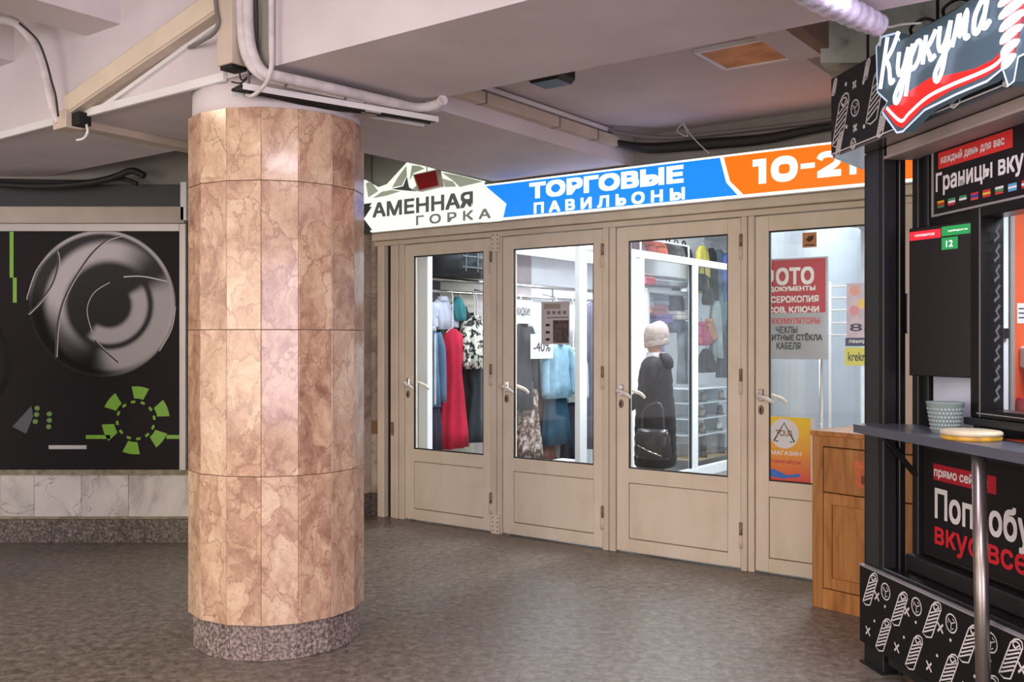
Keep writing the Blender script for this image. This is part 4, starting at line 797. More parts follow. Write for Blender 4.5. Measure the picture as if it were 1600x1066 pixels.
boxo('sticker', M('orange_label', (206, 110, 62), .6, var=.15, scale=25), dr, .235, .345, -.0215, -.02, CH-.255, CH-.13); boxo('sticker_mark', M('brown_label', (120, 60, 40), .6), dr, .27, .31, -.0222, -.0215, CH-.24, CH-.20)
dw = thing('door', None, None); dw.parent = cb; dw.name = 'door'
for a in [(.065, .11, .105, CH-.305), (CW-.11, CW-.065, .105, CH-.305), (.11, CW-.11, CH-.36, CH-.305), (.11, CW-.11, .105, .16)]: boxo('door_bar', wood, dw, a[0], a[1], -.02, 0, a[2], a[3], .002)
boxo('door_panel', wood, dw, .11, CW-.11, -.011, 0, .16, CH-.36, .002)

# ================================================================== kiosk
kb = M('black_lacquer', (18, 17, 19), .3, var=.08, scale=3); kb2 = M('black_powder_coat', (27, 27, 29), .45, var=.06); slate = M('anthracite_laminate', (84, 87, 98), .3, var=.04)
brownish = M('taupe_steel', (172, 156, 150), .5, .1, var=.06)
kw = M('print_white', (226, 222, 222), .5, var=.01); kr = M('print_red', (200, 22, 40), .45, var=.03); kg = M('print_green', (34, 140, 78), .45)
YB2 = .12
ki = thing('food_kiosk', 'black fast food kiosk with posters, counter and lit sign', 'kiosk', FK)
xL = .038; XR = 2.2
boxo('front_pillar', kb, ki, xL, .43, YB2, YB2+.06, .43, 2.10, .003); boxo('upper_panel', kb, ki, .43, XR, YB2, YB2+.06, 1.79, 2.10, .003)
boxo('lower_panel', kb, ki, .43, XR, YB2, YB2+.06, .40, 1.06, .003); boxo('right_pillar', kb, ki, 1.15, XR, YB2, YB2+.06, 1.06, 1.79, .003)
boxo('corner_profile', kb2, ki, xL-.012, xL+.03, YB2-.012, YB2+.02, .09, 2.11, .003); boxo('frame_profile', kb2, ki, .115, .14, YB2-.014, YB2, 1.07, 2.11, .002)
boxo('side_wall', kb, ki, xL, xL+.04, YB2+.06, 1.6, .05, 2.11); boxo('back_wall', M('kiosk_inner', (206, 204, 206), .6), ki, xL+.04, XR, 1.55, 1.6, .05, 2.11); boxo('roof', kb, ki, xL, XR, YB2+.06, 1.6, 2.06, 2.11); boxo('right_wall', kb, ki, XR-.04, XR, YB2+.06, 1.6, .05, 2.11)
boxo('inner_floor', kb2, ki, xL, XR, .0, 1.6, .05, .09)
boxo('ledge', kb, ki, .0, XR, .0, YB2+.06, .40, .425, .003); boxo('step_rail', kb2, ki, xL, XR, YB2-.05, YB2, .425, .49, .006)
boxo('fascia', brownish, ki, .022, XR, .0, YB2-.002, 2.05, 2.10, .003); boxo('fascia_lip', brownish, ki, .022, XR, -.012, .0, 2.05, 2.062, .001)
# corner post and base board
ps = thing('kiosk_post', 'black square kiosk post standing at the counter end', 'post', FK)
boxo('shaft', kb2, ps, -.15, 0, .0, .058, 0, 2.10, .004); boxo('face_strip', M('grey_black_strip', (44, 46, 48), .4), ps, -.125, -.03, -.003, 0, .42, 2.10); boxo('edge_profile', kb, ps, -.02, .02, .058, .085, .0, 2.10, .003); boxo('foot_plate', kb2, ps, -.16, .015, -.015, .075, 0, .008)
latch = boxo('latch', kb, ps, -.01, .03, .085, .11, 1.36, 1.52, .004)
class Prints:                                        # every printed motif becomes a part of its own
    def __init__(s, parent): s.p = parent
def single(fn, nm):                                 # prints stay flat on their board
    def g(pr, *a):
        mb = MB(); fn(mb, *a); mb.build(nm, kw, pr.p)
    return g
def motif_roll(mb, x, z, s, y, wd, sl=.38):
    w_, h = .42*s, 1.0*s; f = lambda a, c_: (x+a*w_+sl*c_*h, z+c_*h)
    mb.ribbon([f(0, .0), f(.5, -.06), f(1, 0), f(1, .86), f(.8, .98), f(.5, 1.02), f(.2, .98), f(0, .86)], wd, y, True)
    for k in range(6): c0 = .04+.12*k; mb.ribbon([f(.08, c0), f(.92, c0+.2 if c0+.2 < .82 else .82)], wd, y)
    mb.ribbon([(f(.5, .85)[0]+.13*s*math.cos(t*PI/5), f(.5, .85)[1]+.09*s*math.sin(t*PI/5)) for t in range(10)], wd*.9, y, True)
    mb.ribbon([f(.25, .84), f(.5, .78), f(.75, .9)], wd*.9, y)
def motif_cross(mb, x, z, s, y, wd): mb.ribbon([(x-.1*s, z-.1*s), (x+.1*s, z+.1*s)], wd*1.3, y); mb.ribbon([(x-.1*s, z+.1*s), (x+.1*s, z-.1*s)], wd*1.3, y)
def motif_dot(mb, x, z, s, y): mb.prism([(x+.03*s*math.cos(t*PI/4), z+.03*s*math.sin(t*PI/4)) for t in range(8)], y, y+.0005)
def motif_tomato(mb, x, z, s, y, wd):
    mb.ribbon([(x+.2*s*math.cos(t*PI/8), z+.2*s*math.sin(t*PI/8)) for t in range(16)], wd, y, True)
    for k in range(3): a = k*2.1+.4; mb.ribbon([(x, z), (x+.15*s*math.cos(a), z+.15*s*math.sin(a)), (x+.12*s*math.cos(a+.8), z+.12*s*math.sin(a+.8))], wd*.8, y)
motif_roll, motif_cross, motif_dot, motif_tomato = single(motif_roll, 'wrap_print'), single(motif_cross, 'cross_print'), single(motif_dot, 'dot_print'), single(motif_tomato, 'tomato_print')
bb_ = boxo('base_board', M('printed_black_board', (24, 22, 23), .5, spec=.25), ki, -.15, XR, -.02, -.002, .09, .405, .002)
pr = Prints(bb_)
for k in range(11):
    x = -.10+.215*k
    motif_roll(pr, x-.02, .24 if k % 2 else .26, .135, -.0215, .0055, .5); motif_roll(pr, x+.08, .105, .135, -.0215, .0055, .5)
    motif_cross(pr, x+.09, .31, .16, -.0215, .006); motif_cross(pr, x+.02, .15, .16, -.0215, .006); motif_dot(pr, x+.15, .285, .2, -.0215); motif_dot(pr, x+.07, .205, .2, -.0215); motif_tomato(pr, x+.155, .345, .16, -.0215, .005)
boxo('board_edge', M('grey_edge', (150, 148, 148), .5), bb_, -.15, XR, -.022, -.0, .403, .409)
# counter with struts and steel leg
ct_ = thing('serving_counter', 'dark grey serving counter with a steel leg on the kiosk', 'counter', FK)
poly = [(-.005, -.125), (-.03, -.10), (-.03, -.005), (.045, .115), (XR, .115), (XR, -.125)]
MB().prismz(poly, .967, 1.0).build('worktop', slate, ct_)
s_ = MB(); s_.tube([(.0, -.01, .962), (.06, .105, .80)], .012, 4, smooth=False); s_.build('strut', kb2, ct_)
lx, lz = on(FK, 1527, 705, -.10); l2, _ = on(FK, 1548, 1066, -.10)
MB().tube([(lx, -.095, .967), (lx+.045, -.105, .0)], .0225, 20).build('leg', steel, ct_)
# sign box and lit sign
sb = thing('kiosk_sign', 'lit white script sign with a red swoosh over the kiosk', 'sign', FK)
Fi = FK.inverted(); e1 = Fi @ Vector((1.347, 4.05, 0)); e2 = Fi @ Vector((1.587, 4.33, 0))
poly = [(e1.x, -.10), (e2.x, e2.y), (XR, .25), (XR, -.10)]
MB().prismz(poly, 2.115, 2.435).build('sign_box', M('printed_black_panel', (40, 40, 43), .5, spec=.3), sb); MB().prismz([(e1.x+.003, -.095), (e2.x+.005, e2.y-.01), (XR-.01, .24), (XR-.01, -.095)], 2.102, 2.115).build('bottom_plate', M('mirror_grey_plate', (150, 146, 150), .15, .8), sb)
pr = Prints(sb); yy = -.1015
motif_roll(pr, -.225, 2.15, .19, yy, .007); motif_roll(pr, -.08+.13, 2.185, .19, yy, .007); motif_roll(pr, .13, 2.115, .1, yy, .007); motif_roll(pr, -.20, 2.105, .085, yy, .007); motif_roll(pr, -.23, 2.365, .06, yy, .007); motif_roll(pr, .03, 2.36, .07, yy, .007)
motif_tomato(pr, -.035, 2.265, .16, yy, .006); motif_tomato(pr, -.05, 2.125, .1, yy, .006)
for x, z in [(-.04, 2.36), (-.035, 2.185)]:
    motif_cross(pr, x, z, .13, yy, .009); motif_dot(pr, x-.07, z+.02, .3, yy); motif_dot(pr, x+.07, z-.01, .3, yy)
for k in range(6): motif_roll(pr, .33+.27*k, 2.115, .12, yy, .007); motif_roll(pr, .42+.27*k, 2.26, .16, yy, .007)
boxo('edge_line', kw, sb, e1.x, XR, -.1025, -.10, 2.114, 2.119)
YZ = -.16
def S4(pts, y=YZ): return poly_on(FK, [(1250+x/4.1, yv/4.1) for x, yv in pts], y)
brd = S4([(490, 300), (530, 235), (620, 212), (640, 262), (690, 240), (760, 190), (860, 140), (1000, 62), (1080, 5), (1180, -60), (1320, -110), (1500, -190), (1560, 100), (1470, 330), (1400, 365), (1372, 520), (1335, 550), (1300, 440), (1200, 520), (1000, 605), (800, 705), (660, 842), (622, 850), (530, 720), (560, 650), (498, 590)])
MB().prism(brd, YZ, YZ+.04).build('sign_board', M('slate_sign_board', (72, 92, 102), .35, emit=.35, var=.04), sb)
glow = M('neon_white', (232, 234, 255), .3, emit=1.25, var=0)
ol = MB(); ol.ribbon([p for p in brd[11:]]+[brd[0], brd[1], brd[2], brd[3]], .008, YZ-.001); ol.build('edge_line', M('edge_glow', (190, 205, 235), .3, emit=.7), sb)
MB().prism(S4([(535, 700), (600, 668), (680, 600), (830, 500), (960, 478), (1120, 440), (1240, 380), (1325, 290), (1325, 330), (1300, 415), (1180, 490), (960, 580), (780, 690), (655, 818), (615, 805)], YZ-.003), YZ-.003, YZ).build('red_swoosh', M('lit_red', (236, 40, 34), .3, emit=.75, var=.03), sb)
MB().ribbon(cr(S4([(555, 690), (645, 775), (700, 725), (820, 620), (980, 540), (1150, 470), (1260, 410), (1325, 330)], YZ-.004), 4), .012, YZ-.005).build('white_line', glow, sb)
STK = {'К': (1.0, [[(.1, 1.9), (.05, 1.0), (.0, 0)], [(.8, 1.85), (.5, 1.3), (.08, .95)], [(.2, 1.02), (.45, .65), (.65, .05), (.85, .1)]]),
       'у': (.8, [[(0, 1), (.02, .45), (.2, .12), (.42, .4), (.55, 1)], [(.55, 1), (.5, .1), (.4, -.65), (.18, -.9), (.05, -.6), (.35, -.12), (.75, .25)]]),
       'р': (.75, [[(0, 1), (-.02, .2), (-.06, -.85)], [(0, .55), (.28, .98), (.52, .8), (.48, .3), (.22, .05), (.0, .2)]]),
       'к': (.75, [[(0, 1), (0, 0)], [(.52, 1), (.3, .65), (.03, .5)], [(.12, .52), (.35, .2), (.45, .02), (.65, .1)]]),
       'м': (.95, [[(0, 0), (.1, .6), (.18, 1), (.32, .25), (.55, 1), (.6, .15), (.8, .1)]]),
       'а': (.85, [[(.5, .85), (.3, 1.0), (.05, .6), (.1, .1), (.3, .05), (.5, .5)], [(.54, 1), (.5, .3), (.6, .04), (.8, .2)]])}
pen = 0; LX0, LX1, LZ, LS = .285, .915, 2.255, .092
tot = sum(STK[c_][0] for c_ in 'Куркума'); sx = (LX1-LX0)/tot
for c_ in 'Куркума':
    wd, strokes = STK[c_]; g = MB()
    for s_ in strokes: g.tube([(LX0+(pen+a)*sx+.28*z_*LS*.8, YZ-.012, LZ+z_*LS+.03*(pen/tot)) for a, z_ in s_], .0086, 8, cat=5)
    g.v = [(v[0], YZ-.012+(v[1]-YZ+.012)*.35+(-.004 if v[1] < YZ-.012 else 0), v[2]) for v in g.v]
    g.build('letter', glow, sb); pen += wd
rw = thing('wrap_emblem', None, None); rw.parent = sb; rw.name = 'wrap_emblem'
wx, wz = on(FK, 1590, 60, YZ-.01)
for k in range(9):
    zz = 2.155+.038*k; hw = .03+.014*k*.7; MB().rings([[(.985+.006*k+hw*math.cos(a), YZ-.004-.012*abs(math.sin(a)) if i else YZ, zz+.0125*math.sin(a)+.012*math.cos(a)) for a in [2*PI*j/16 for j in range(16)]] for i in (0, 1)]).build('slice', glow, rw)
MB().prism([(.955, 2.16), (1.0, 2.16), (1.14, 2.5), (.98, 2.5)], YZ-.003, YZ).build('red_back', M('lit_red', (236, 40, 34)), rw)
for k in range(4):
    a = .3+.2*k; cable('black_cable', ['leftmost black cable loop on top of the kiosk sign', 'second black cable loop on top of the kiosk sign', 'third black cable loop on top of the kiosk sign', 'rightmost black cable loop on top of the kiosk sign'][k], 'cable', [FK @ Vector(v) for v in [(a, -.05, 2.44), (a+.03, -.08, 2.47), (a+.10, -.07, 2.48), (a+.15, -.05, 2.45)]], .006, cable_m)
for px, lb in [(1356, 'thin rod holding the left end of the kiosk sign'), (1465, 'thin rod holding the middle of the kiosk sign')]:
    x, _ = on(FK, px, 60, 0); cable('hanger_rod', lb, 'rod', [FK @ Vector((x, .0, 2.43)), FK @ Vector((x, .0, 2.99))], .006, cable_m, 0)
# posters
def kposter(label, x0, x1, z0, z1, y=YB2-.012, rim=None): 
    t = thing('menu_poster', label, 'poster', FK, (0, y, 0)); boxo('panel', M('poster_panel', (30, 26, 29), .45, var=.05, spec=.25), t, x0, x1, 0, .012, z0, z1, .001)
    for a in [(x0, x1, z0-.008, z0), (x0, x1, z1, z1+.008), (x0-.008, x0, z0-.008, z1+.008), (x1, x1+.008, z0-.008, z1+.008)]: boxo('rim', rim or alu, t, a[0], a[1], -.004, .012, a[2], a[3])
    return t
up = kposter('upper black poster with a red tag and a row of flags', .173, 1.3, 1.812, 2.056)
def kt(parent, s, m_, lb, rt, y, **k): a, b_ = on(FK, *lb, y=y), on(FK, *rt, y=y); return text('lettering', s, m_, parent, a[0], b_[0], a[1], b_[1], -.0022, **k)
yy = YB2-.013
a, b_ = on(FK, 1466, 265, yy), on(FK, 1582, 215, yy); boxo('red_tag', M('tag_red', (224, 52, 48), .5), up, a[0], b_[0], -.0012, 0, a[1], a[1]+.062)
text('lettering', 'каждый день для вас', kw, up, a[0]+.018, b_[0]-.04, a[1]+.012, a[1]+.05, -.0022, off=.015)
text('lettering', 'Границы вкуса', kw, up, .192, .775, 1.878, 1.968, -.0022, off=.02)
fl = [[(230, 180, 40), (200, 40, 40), (60, 140, 70)], [(60, 150, 90), (236, 236, 236), (206, 50, 60)], [(60, 150, 90), (236, 236, 236), (30, 30, 30)], [(206, 50, 60), (60, 70, 170), (206, 80, 70)], [(206, 50, 50), (236, 190, 70), (206, 50, 50)], [(236, 236, 236), (70, 150, 90), (206, 60, 60)], [(90, 170, 220), (236, 236, 236), (90, 170, 220)], [(206, 50, 60), (236, 236, 236), (206, 50, 60)]]
for k, cs in enumerate(fl):
    g0 = .20+.068*k
    for j, c_ in enumerate(cs): boxo('flag_stripe', M('flag_%d_%d_%d' % c_, c_, .5), up, g0, g0+.042, -.0012, 0, 1.852-.009*j, 1.860-.009*j)
lo = kposter('lower black poster with red and white lettering behind the steel leg', .13, 1.4, .514, .915, rim=kb2)
a = on(FK, 1458, 733, yy); boxo('red_tag', M('tag_crimson', (176, 22, 42), .5), lo, a[0]+.002, .545, -.0012, 0, .80, .862)
text('lettering', 'прямо сейчас', kw, lo, .18, .50, .806, .852, -.0022, off=.012)
text('lettering', 'Попробуй', kw, lo, .185, .80, .625, .775, -.0022, off=.02); text('lettering', 'вкус всего', M('lettering_red', (206, 30, 44), .5), lo, .185, .84, .535, .645-.02, -.0022, off=.02)
# order screen, swung out from the wall
FSC = frame(1.518, 3.672, .4229, -.906)
scn = thing('order_screen', 'tall black order screen with red and green headers', 'screen', FSC)
boxo('housing', M('screen_black', (22, 19, 22), .3), scn, 0, .306, 0, .035, 1.198, 1.76, .003); boxo('side_bezel', alu, scn, -.006, 0, .002, .035, 1.2, 1.758)
se = lambda n, c_: M(n, c_, .4, emit=.5, var=0)
boxo('red_header', se('screen_red', (214, 36, 52)), scn, .004, .148, -.001, 0, 1.712, 1.745); boxo('green_header', se('screen_green', (32, 140, 74)), scn, .152, .295, -.001, 0, 1.715, 1.75); boxo('number_tile', se('screen_green', (0, 0, 0)), scn, .152, .222, -.001, 0, 1.665, 1.709)
sw_ = se('screen_white', (235, 235, 235)); text('lettering', '12', sw_, scn, .172, .202, 1.674, 1.698, -.002, off=.014); text('lettering', 'готовится', sw_, scn, .03, .12, 1.724, 1.733, -.002); text('lettering', 'заберите', sw_, scn, .18, .265, 1.727, 1.736, -.002)
MB().tube([(.2, .035, 1.5), (.26, .11, 1.5)], .012, 6).build('bracket', kb2, scn)
boxo('white_sheet', M('pale_sheet', (206, 212, 228), .4), ki, .16, .40, YB2-.004, YB2, 1.005, 1.30)
# serving window
wi = thing('serving_window', 'black framed kiosk serving window', 'window', FK)
a0, a1, c0, c1 = .487, 1.12, 1.09, 1.763
for q in [(.432, a0, 1.06, 1.80), (a1, 1.16, 1.06, 1.80), (a0, a1, c1, 1.80), (a0, a1, 1.06, c0)]: boxo('frame_bar', kb, wi, q[0], q[1], YB2-.035, YB2+.06, q[2], q[3], .004)
boxo('sill', kb2, wi, .43, 1.18, YB2-.06, YB2-.01, 1.035, 1.06, .003); boxo('glass_pane', show_glass, wi, a0, a1, YB2+.02, YB2+.025, c0, c1)
boxo('inner_jamb', shop_white, wi, a0+.06, a0+.10, YB2+.10, YB2+.2, c0, c1); boxo('trim_line', alu, wi, .47, 1.14, YB2-.037, YB2-.035, 1.075, 1.078)
orn = MB()
for k in range(9): z_ = c0+.03+.07*k; orn.ribbon([(a0+.004, z_), (a0+.03, z_+.015), (a0+.015, z_+.035), (a0+.035, z_+.055)], .012, YB2+.018)
orn.build('ornament_print', M('grey_print', (120, 126, 136), .5), wi)
ins = thing('kiosk_shelving', 'orange board with white posts inside the kiosk window', 'shelving', FK)
xi = xL+.042
boxo('white_post', shop_white, ins, xi, xi+.03, .33, .47, .09, 2.05, .003); boxo('grey_post', alu, ins, xi, xi+.035, .475, .495, .09, 2.05, .003)
boxo('orange_board', M('orange_panel', (232, 96, 52), .5, var=.05), ins, xi, xi+.02, .50, 1.5, .09, 2.05); boxo('price_tag', paper, ins, xi+.02, xi+.022, .512, .56, 1.40, 1.48)
for q in range(3): boxo('tag_line', ink_k, ins, xi+.022, xi+.0224, .518, .55, 1.42+.018*q, 1.425+.018*q)
boxo('ledge', shop_white, ins, xi+.02, xi+.2, .50, 1.4, .98, 1.0, .002); boxo('red_box', M('red_box', (224, 40, 60), .5), ins, xi+.03, xi+.15, .50, .7, 1.0, 1.11, .004)
boxo('white_machine', white_pl, ins, xi+.02, xi+.14, .52, .75, 1.22, 1.31, .008); boxo('black_hook', kb2, ins, xi+.03, xi+.05, .40, .46, 1.34, 1.38, .003)
l = bpy.data.lights.new('kiosk_lamp', 'AREA'); l.size = .5; l.energy = 25; l.color = (.9, .94, 1)
o = bpy.data.objects.new('kiosk_lamp', l); COL.objects.link(o); o.matrix_world = FK @ Matrix.Translation((.9, .5, 2.04))
# things on the counter
cp = at(1477, 655, 3.44); t = thing('plastic_cup', 'grey perforated plastic cup on the counter', 'cup', FW, (cp.x, cp.y, 1.0))
cm = M('grey_green_plastic', (134, 150, 146), .4)
MB().lathe([(.045, 0), (.047, .002), (.0635, .108), (.066, .112), (.062, .112), (.044, .006)], 28, cap=False).build('wall', cm, t); MB().lathe([(.046, .001), (.046, .006)], 24).build('bottom', cm, t)
d_ = MB()
for j in range(6):
    for k in range(30):
        a = 2*PI*(k+.5*(j % 2))/30; rr = .0475+.0165*(.015+.014*j)/.108+.0005; mt = Matrix.Rotation(a, 4, 'Z') @ Matrix.Translation((rr, 0, .018+.014*j)); d_.box(-.0006, .0006, -.0035, .0035, -.003, .003, mat=mt)
o = d_.build('relief_dots', M('pale_relief', (160, 174, 170), .4), t); o['kind'] = 'stuff'
tp = at(1513, 665, 3.22); t = thing('round_tin', 'flat round yellow and white tin on the counter', 'tin', FW, (tp.x+.01, tp.y, 1.0))
MB().lathe([(.092, 0), (.095, .004), (.095, .018)], 32).build('base', M('tin_yellow', (232, 176, 60), .4, var=.25, scale=18), t); MB().lathe([(.097, .016), (.097, .026), (.09, .031), (.02, .032)], 32).build('lid', M('tin_lid', (206, 190, 160), .35, var=.1), t)
for k, (px, py, rgb, lb, rz) in enumerate([(1545, 676, (222, 214, 206), 'white leaflet lying beside the round tin', .3), (1580, 681, (226, 150, 50), 'orange leaflet on the counter near the picture edge', .15), (1600, 688, (214, 90, 46), 'red orange leaflet at the right picture edge', -.1)]):
    x, y = onz(FK, px, py, 1.0015+.001*k); t = thing('counter_leaflet', lb, 'leaflet', FK, (x, y, 1.0+.001*k), 'leaflets on the counter', rz=rz); boxo('paper', M('leafpaper_%d' % k, rgb, .5, var=.3 if k else .05, scale=40), t, -.05, .05, -.04, .04, 0, .001)

# ================================================================== people
skin_m = M('skin', (206, 160, 138), .55, var=.04)
def skin_body(pts, edges, root, parent, subs=1):
    me = bpy.data.meshes.new('body'); me.from_pydata([p[0] for p in pts], edges, []); o = bpy.data.objects.new('body', me); COL.objects.link(o)
    sk = o.modifiers.new('skin', 'SKIN'); 
    for i, p in enumerate(pts): v = me.skin_vertices[0].data[i]; v.radius = (p[1], p[2] if len(p) > 2 else p[1]); v.use_root = (i == root)
    su = o.modifiers.new('sub', 'SUBSURF'); su.levels = subs; su.render_levels = subs
    dg = bpy.context.evaluated_depsgraph_get(); m2 = bpy.data.meshes.new_from_object(o.evaluated_get(dg)); bpy.data.objects.remove(o)
    return m2
def person(name, label, loc, rz, H, coat_m, coat_hem, hair_rgb, hat_m=None, trouser_m=None, hold=False, scarf_m=None):
    """faces local -y; a coated figure: skin body, coat, trousers, shoes, hair or hat"""
    t = thing(name, label, 'person', FW, loc, rz=rz); k = H/1.7
    S = lambda *a: tuple(v*k for v in a)
    el = [(-.26, -.02, 1.12), (.26, -.02, 1.12)]
    wr_p = [(-.14, -.26, .98), (.16, -.25, .96)] if hold else [(-.17, -.06, .90), (.17, -.06, .90)]      # else: hands in the coat pockets
    pts = [(S(0, 0, .95), .13*k, .10*k), (S(0, .0, 1.15), .12*k, .09*k), (S(0, .01, 1.34), .11*k, .075*k), (S(0, .0, 1.45), .055*k), (S(0, -.01, 1.50), .058*k), (S(0, -.015, 1.57), .078*k, .088*k), (S(0, -.01, 1.66), .062*k, .075*k),
           (S(-.16, .01, 1.345), .036*k), (S(*el[0]), .042*k), (S(*wr_p[0]), .028*k), (S(.16, .01, 1.345), .036*k), (S(*el[1]), .042*k), (S(*wr_p[1]), .028*k),
           (S(-.09, 0, .86), .085*k), (S(-.10, -.01, .48), .055*k), (S(-.10, .01, .09), .04*k), (S(.09, 0, .86), .085*k), (S(.10, -.01, .48), .055*k), (S(.10, .01, .09), .04*k), (S(0, -.105, 1.565), .012*k)]
    ed = [(0, 1), (1, 2), (2, 3), (3, 4), (4, 5), (5, 6), (2, 7), (7, 8), (8, 9), (2, 10), (10, 11), (11, 12), (0, 13), (13, 14), (14, 15), (0, 16), (16, 17), (17, 18), (5, 19)]
    m2 = skin_body(pts, ed, 0, t)
    hb = MB()                                         # palms, fingers, ears joined into the body mesh
    for s, wv, ev in ((-1, wr_p[0], el[0]), (1, wr_p[1], el[1])):
        wv, ev = Vector(wv)*k, Vector(ev)*k; d = (wv-ev).normalized(); side = d.cross(Vector((0, 0, 1))); side = (side if side.length > .2 else Vector((0, 1, 0))).normalized(); up = side.cross(d)
        hb.tube([wv-d*.02, wv+d*.03, wv+d*.085*k], [.026*k, .036*k, .034*k], 10, cat=3)
        for j in range(4):
            o_ = wv+d*.075*k+side*(j-1.5)*.018*k; ln_ = (.06, .07, .066, .05)[j]*k
            hb.tube([o_, o_+d*ln_*.5, o_+d*ln_*.8-up*ln_*.35, o_+d*ln_*.75-up*ln_*.7], [.0095*k, .009*k, .0085*k, .006*k], 8, cat=2)
        o_ = wv+d*.03*k+side*(-s)*.03*k; hb.tube([o_, o_+side*(-s)*.025*k+d*.025*k, o_+side*(-s)*.02*k+d*.055*k], [.011*k, .010*k, .007*k], 8, cat=2)
    for s in (-1, 1): hb.ellip((s*.082*k, .0, 1.575*k), (.010*k, .02*k, .032*k), 10, 8)
    bm = bmesh.new(); bm.from_mesh(m2); tm = hb.mesh('t', skin_m); bm.from_mesh(tm); m2.materials.clear(); m2.materials.append(skin_m); bm.to_mesh(m2); bm.free()
    for p in m2.polygons: p.use_smooth = True
    link('body', m2, t)
    for s in (-1, 1): MB().ellip((s*.032*k, -.088*k, 1.59*k), (.012*k, .008*k, .008*k), 10, 6).build('eye', M('eye_dark', (40, 32, 30), .2), t)
    MB().ellip((0, -.09*k, 1.52*k), (.024*k, .008*k, .007*k), 10, 6).build('mouth', M('lips', (170, 96, 92), .5), t)
    cz_ = coat_hem; g = MB(); rs = []; n = 22
    prof = [(1.44, .075, .065), (1.41, .15, .10), (1.37, .20, .125), (1.25, .225, .15), (1.1, .22, .155), (.98, .235, .17), (.8, .255, .18), (cz_+.02, .27, .185), (cz_, .255, .17)]
    for a, b_ in zip(prof, prof[1:]):
        m_ = max(1, int((a[0]-b_[0])/.03))
        for i in range(m_):
            f = i/m_; puff = 1+.055*abs(math.sin((a[0]+(b_[0]-a[0])*f)*PI/.09)); rs.append((S(0, .0, a[0]+(b_[0]-a[0])*f), (a[1]+(b_[1]-a[1])*f)*k*puff, (a[2]+(b_[2]-a[2])*f)*k*puff))
    rs.append((S(0, 0, prof[-1][0]), prof[-1][1]*k, prof[-1][2]*k)); g.loft(rs, 28)
    for s, ev, wv in ((-1, el[0], wr_p[0]), (1, el[1], wr_p[1])):
        g.tube([S(s*.15, .01, 1.385), S(s*.215, .01, 1.31), S(*ev), S(*[ev[i]*.5+wv[i]*.5 for i in range(3)]), S(*[ev[i]*.08+wv[i]*.92 for i in range(3)])], [.08*k, .085*k, .075*k, .066*k, .056*k], 14, cat=4)
    g.build('coat', coat_m, t); MB().loft([(S(0, .0, 1.405), .10*k, .09*k), (S(0, .005, 1.44), .095*k, .09*k), (S(0, .005, 1.475), .085*k, .085*k)], 20).build('collar', scarf_m or coat_m, t)
    if hold: MB().loft([(S(0, .10, 1.30), .07*k, .03*k), (S(0, .115, 1.34), .12*k, .05*k), (S(0, .105, 1.40), .13*k, .06*k), (S(0, .085, 1.45), .11*k, .05*k), (S(0, .075, 1.47), .09*k, .03*k)], 18).build('hood', coat_m, t)
    tr_ = MB()
    for s in (-1, 1): tr_.tube([S(s*.09, 0, .92), S(s*.10, -.01, .5), S(s*.10, .01, .08)], [.10*k, .075*k, .062*k], 14, cat=4)
    tr_.build('trousers', trouser_m or cloth('trousers', (40, 40, 44)), t)
    for s in (-1, 1):
        h = MB(); h.rings([[(s*.10*k+hw*math.cos(a), q, max(0, .005+hh*.5+hh*.5*math.sin(a))) for a in [2*PI*j/12 for j in range(12)]] for q, hw, hh in [(.07, .03, .07), (.04, .042, .10), (-.04, .045, .09), (-.12, .048, .06), (-.17, .03, .04)]]); h.build('boot', M('black_boot', (28, 26, 26), .45), t)
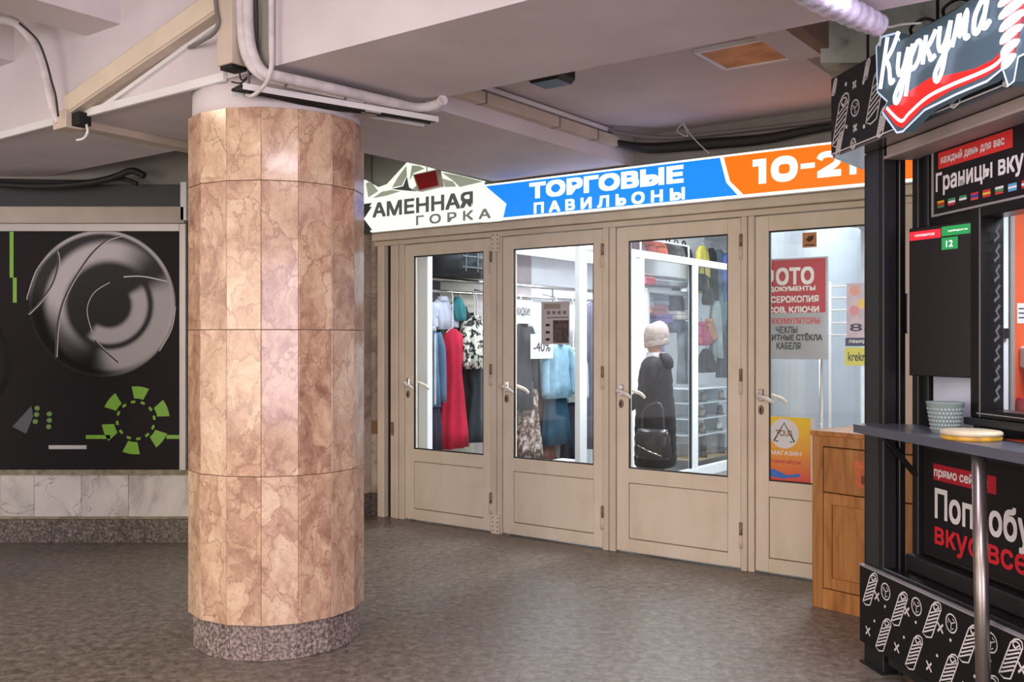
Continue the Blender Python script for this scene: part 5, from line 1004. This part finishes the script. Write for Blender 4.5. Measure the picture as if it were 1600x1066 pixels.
    if hat_m:
        g = MB(); n = 28; rings = []
        for i, (zz, r) in enumerate([(1.545, .094), (1.56, .102), (1.60, .106), (1.65, .108), (1.70, .098), (1.74, .07), (1.76, .03)]): rings.append([(r*k*math.cos(a)*(1+.035*math.cos(9*a)), .012*k+(r*1.08)*k*math.sin(a)*(1+.035*math.cos(9*a)), (zz-.02*math.sin(-a)*(1 if i < 3 else .5))*k) for a in [2*PI*j/n for j in range(n)]])
        g.rings(rings); g.build('knit_hat', hat_m, t); MB().rings([[(.1*k*math.cos(a)*q, .012*k+.108*k*math.sin(a)*q, (1.545+dz_+.02*math.sin(a))*k) for a in [2*PI*j/n for j in range(n)]] for dz_, q in ((-.012, 1.04), (.02, 1.1), (.045, 1.04))], False).build('hat_brim', hat_m, t)
    else:
        g = MB(); g.rings([[(r*k*math.cos(a), .015*k+r*1.1*k*math.sin(a), (zz-.05*max(0, -math.sin(a))*(-1))*k) for a in [2*PI*j/20 for j in range(20)]] for zz, r in [(1.53, .082), (1.58, .09), (1.64, .09), (1.69, .075), (1.725, .04)]]); g.build('hair', M('dark_hair', hair_rgb, .6, bump=.4, scale=60), t)
    return t
coatd = M('dark_quilted_nylon', (30, 27, 30), .55, var=.4, scale=16, bump=.9, spec=.12)
wp = at(1024, 533, 7.5)
person('person', 'person in a pale knit hat and dark quilted coat behind the third door', (wp.x, wp.y, 0), math.radians(-110), 1.43, coatd, .42, (90, 80, 70), M('pale_knit', (158, 144, 140), .9, var=.12, scale=30, bump=.6), hold=True, scarf_m=M('pale_scarf', (190, 182, 186), .9, var=.15, scale=30))
hbp = at(1020, 692, 7.1); t = thing('held_handbag', 'shiny black handbag carried by the person in the pale hat', 'handbag', FW, (hbp.x, hbp.y, .46), rz=math.radians(-35))
MB().loft([((0, 0, 0), .13, .05), ((0, 0, .03), .15, .065), ((0, 0, .17), .14, .05), ((0, 0, .22), .12, .025)], 20).build('body', M('shiny_black_leather', (38, 34, 38), .25, bump=.3, scale=18), t); MB().tube([(-.09, 0, .2), (-.07, 0, .36), (.05, .03, .40), (.09, 0, .2)], .009, 8, cat=5).build('strap', MATS['shiny_black_leather'], t); MB().tube([(-.1, -.06, .1), (0, -.068, .06), (.1, -.06, .03)], .004, 6).build('zip', chrome, t)
person('person', 'person in black clothes at the left picture edge before the poster', (-3.0, 5.0, 0), math.radians(200), 1.78, M('black_coat', (20, 19, 21), .7, var=.1, bump=.2), .54, (24, 20, 18), trouser_m=M('black_trousers', (18, 18, 20), .8))
